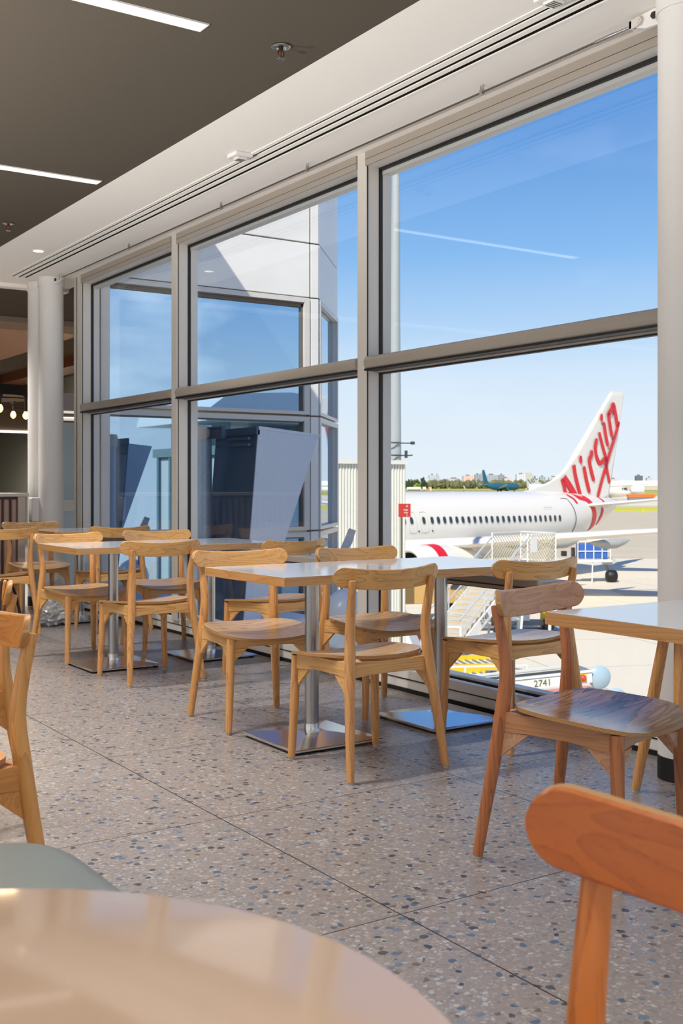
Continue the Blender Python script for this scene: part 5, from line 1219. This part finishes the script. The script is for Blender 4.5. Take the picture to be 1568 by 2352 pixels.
for px, wpx, ytop, lab, c, wc in bl:
    d = 3000.0; r = (px-784)/2567.4*d; hgt = EYE+d*(1114.6-ytop)/2567.4-GZ; wd = wpx/2567.4*d
    t = local('distant_building', r, d, lab+' on the skyline', 'building')
    MB().box(-wd/2, wd/2, 0, wd*0.7, 0, hgt).build('block', bmat('facade_%d' % px, c, wc, max(6, wd/7), 5.0), t)
    MB().box(-wd*0.2, wd*0.1, wd*0.2, wd*0.5, hgt, hgt+3.5).build('roof_plant', vg, t)
# trees: a belt no one could count, and the ones that stand out
tm = plain('belt_foliage', (112, 114, 82), 0.95, spec=0.05, noise=0.35, nscale=0.06); tdk = plain('dark_conifer_foliage', (58, 74, 52), 0.95, spec=0.05, noise=0.3, nscale=0.2)
bm = bmesh.new(); rn = random.Random(11)
def blob(bmx, c, r, rz, seed, sub=2):
    res = bmesh.ops.create_icosphere(bmx, subdivisions=sub, radius=1.0)
    for v in res['verts']:
        k = 1+0.35*mnoise.noise(v.co*2.0+Vector((seed, 0, 0))); v.co = Vector((c[0]+v.co.x*r*k, c[1]+v.co.y*r*k, c[2]+v.co.z*rz*k))
d = 1900
for i in range(210):
    px = 935+i*2.85+rn.uniform(-1.5, 1.5); r = (px-784)/2567.4*d; hh_ = rn.uniform(0.65, 1.05)
    if px > 1385: hh_ *= 0.75
    p = at(r, d+rn.uniform(-30, 60), GZ); top = EYE+d*(1114.6-1101.5)/2567.4-GZ
    blob(bm, (p.x, p.y, GZ+top*hh_*0.5), rn.uniform(3.0, 6), top*hh_*0.52, i)
me = bpy.data.meshes.new('tree_belt'); bm.to_mesh(me); bm.free(); me.materials.append(tm); o = bpy.data.objects.new('tree_belt', me); C.objects.link(o)
tag(o, 'continuous belt of dusty green trees along the horizon behind the grass', 'trees', kind='stuff')
def bigtree(px, ytop, wpx, d, label, m=tdk, pine=True, group=None):
    r = (px-784)/2567.4*d; h = EYE+d*(1114.6-ytop)/2567.4-GZ; wd = wpx/2567.4*d
    t = local('conifer' if pine else 'broadleaf_tree', r, d, label, 'tree', group=group)
    b_ = bmesh.new(); rr = random.Random(px)
    for k in range(7): blob(b_, (rr.uniform(-.25, .25)*wd, rr.uniform(-.2, .2)*wd, h*(0.35+0.09*k)), wd*(0.5-0.05*k), h*0.16, k+px)
    me_ = bpy.data.meshes.new('foliage'); b_.to_mesh(me_); b_.free(); me_.materials.append(m); oo = bpy.data.objects.new('foliage', me_); C.objects.link(oo); oo.parent = t
    MB().cyl((0, 0, 0), (0, 0, h*0.5), wd*0.05, n=8).build('trunk', M['walnut'], t)
for px, yt_, wpx, lab in ((934, 1104, 8, 'dark conifer at the left end of the far tree line, next to the corrugated block'), (939, 1101.5, 9, 'dark conifer with a flat crown, second in the far tree line'), (946, 1103.5, 8, 'dark pointed conifer left of the small light green bush'),
    (953, 1102.5, 8, 'dark slim conifer above the light green bush'), (959, 1102, 8, 'dark slim conifer just left of the tallest one'), (970, 1096.5, 12, 'tallest dark conifer in the far tree line'), (977, 1105, 9, 'short dark conifer to the right of the tallest one')):
    bigtree(px, yt_, wpx, 1700, lab, group='conifers in the far tree line')
bigtree(957, 1110, 14, 1650, 'light green bush in front of the dark conifers', plain('fresh_green_foliage', (130, 150, 60), 0.95, spec=0.0, noise=0.2, nscale=0.1), False)
bigtree(1010, 1103, 20, 1650, 'broad olive tree below the pale twin towers', tm, False)
bigtree(1192, 1102, 16, 1650, 'round olive tree left of the lettered tail', tm, False)
# small things on the grass
van = local('distant_bus', (948-784)/2567.4*1300, 1300, 'long white coach far away in front of the dark conifers', 'bus'); MB().box(-7, 9, -1.5, 1.5, 0.5, 3.8).build('body', vw, van); MB().box(-6.5, 8.5, -1.55, -1.4, 0, 1.0).build('wheels', M['black'], van)
v2 = local('distant_van', (974-784)/2567.4*1300, 1300, 'small white van right of the long coach, far away', 'van'); MB().box(-1.8, 1.8, -1.2, 1.2, 0.3, 4.0).build('body', vw, v2); MB().box(-1.6, 1.6, -1.25, -1.1, 0, 0.8).build('wheels', M['black'], v2)
v3 = local('orange_marker', (986-784)/2567.4*1200, 1200, 'small orange and white marker hut on the far grass', 'hut'); MB().box(-1.2, 0.6, -1, 1, 0, 4.2).build('orange_panel', plain('hut_orange', (230, 140, 80), 0.6), v3); MB().box(0.6, 2.0, -1, 1, 0, 3.8).build('white_panel', vw, v3)
ws = local('windsock', (1064-784)/2567.4*900, 900, 'tiny white windsock on a pole on the far grass', 'windsock'); MB().cyl((0, 0, 0), (0, 0, 5.5), 0.15, n=8).build('pole', vr, ws); MB().tube([(0, 0, 5.4), (0.6, 0, 4.6), (1.1, 0, 3.2)], [0.5, 0.4, 0.25], 10).build('sock', vw, ws)
for px, dd, lab in ((1039, 800, 'yellow taxiway marker board left of the windsock'), (1062, 760, 'yellow taxiway marker board under the windsock'), (1108, 640, 'yellow taxiway marker board under the teal airliner tail')):
    t = local('marker_board', (px-784)/2567.4*dd, dd, lab, 'marker', group='yellow taxiway marker boards'); MB().box(-0.7, 0.7, -0.1, 0.1, 0.15, 1.4).build('board', vy, t); MB().box(-0.6, -0.5, -0.05, 0.05, 0, 0.2).box(0.5, 0.6, -0.05, 0.05, 0, 0.2).build('leg', vg, t)
t = local('marker_board', (1476-784)/2567.4*235, 235, 'orange-yellow marker box on the grass strip under the tailplane', 'marker', group='yellow taxiway marker boards'); MB().box(-0.22, 0.22, -0.1, 0.1, 0.1, 0.8).build('board', vy, t); MB().box(-0.1, 0.1, -0.05, 0.05, 0, 0.1).build('leg', vg, t)

# ================================================================== ROOM LAMPS (added fill uplights, unseen, left of the viewer, and the strips' own light)
def uplight(x, y, z, power):  # added out of view to brighten the white ceiling
    t = thing('fill_uplight', (x, y, 0), 'added unseen fill uplight on a slim stand left of the viewer', 'lamp', group='added fill uplights')
    MB().lathe([(0.14, 0), (0.14, 0.015), (0.02, 0.03), (0.012, 0.05), (0.012, z-0.10)], n=32).build('stand', M['steel'], t, smooth=40)
    MB().lathe([(0.012, z-0.10), (0.10, z-0.08), (0.17, z+0.01), (0.165, z+0.012), (0.09, z-0.07), (0.012, z-0.085)], n=40, caps=False).build('bowl', M['alud'], t, smooth=40)
    l = bpy.data.lights.new('fill_uplight_lamp', 'AREA'); l.shape = 'DISK'; l.size = 0.28; l.energy = power*FILL_LAMPS; l.color = (1.0, 0.975, 0.945)
    o = bpy.data.objects.new('fill_uplight_lamp', l); C.objects.link(o); o.location = (0, 0, z-0.005); o.rotation_euler = (PI, 0, 0); o.parent = t
for x, y, p in ((-1.4, 0.5, 190), (-1.4, 3.8, 230), (-1.4, 6.0, 230)): uplight(x, y, 1.05, p)
for x0, x1, y, p in ((0.2, 2.065, 4.105, 34), (0.7, 2.583, 6.565, 34), (0.2, 2.065, 1.65, 7), (0.2, 2.065, -0.75, 22), (0.2, 2.065, -3.2, 34), (-3.6, -1.8, 1.6, 34), (-3.6, -1.8, 5.3, 34)):
    l = alamp('strip_lamp', ((x0+x1)/2, y, 2.972), x1-x0, 0.07, p*STRIP_LAMPS, (1, 0.965, 0.92)); l.data.spread = math.radians(125)
alamp('food_court_light', (4.5, 15.5, 2.8), 1.6, 1.6, 90, (1, 0.72, 0.42))
for p_ in ((2.6, 10.75, 2.96), (4.6, 11.4, 2.96)): alamp('food_court_fill', p_, 0.5, 0.5, 40, (1, 0.95, 0.9)).data.spread = math.radians(110)  # added fill to brighten the frosted partition and far end
alamp('far_strip_lamp', (5, 18.9, 2.0), 3.6, 0.06, 90, (1, 0.92, 0.8))
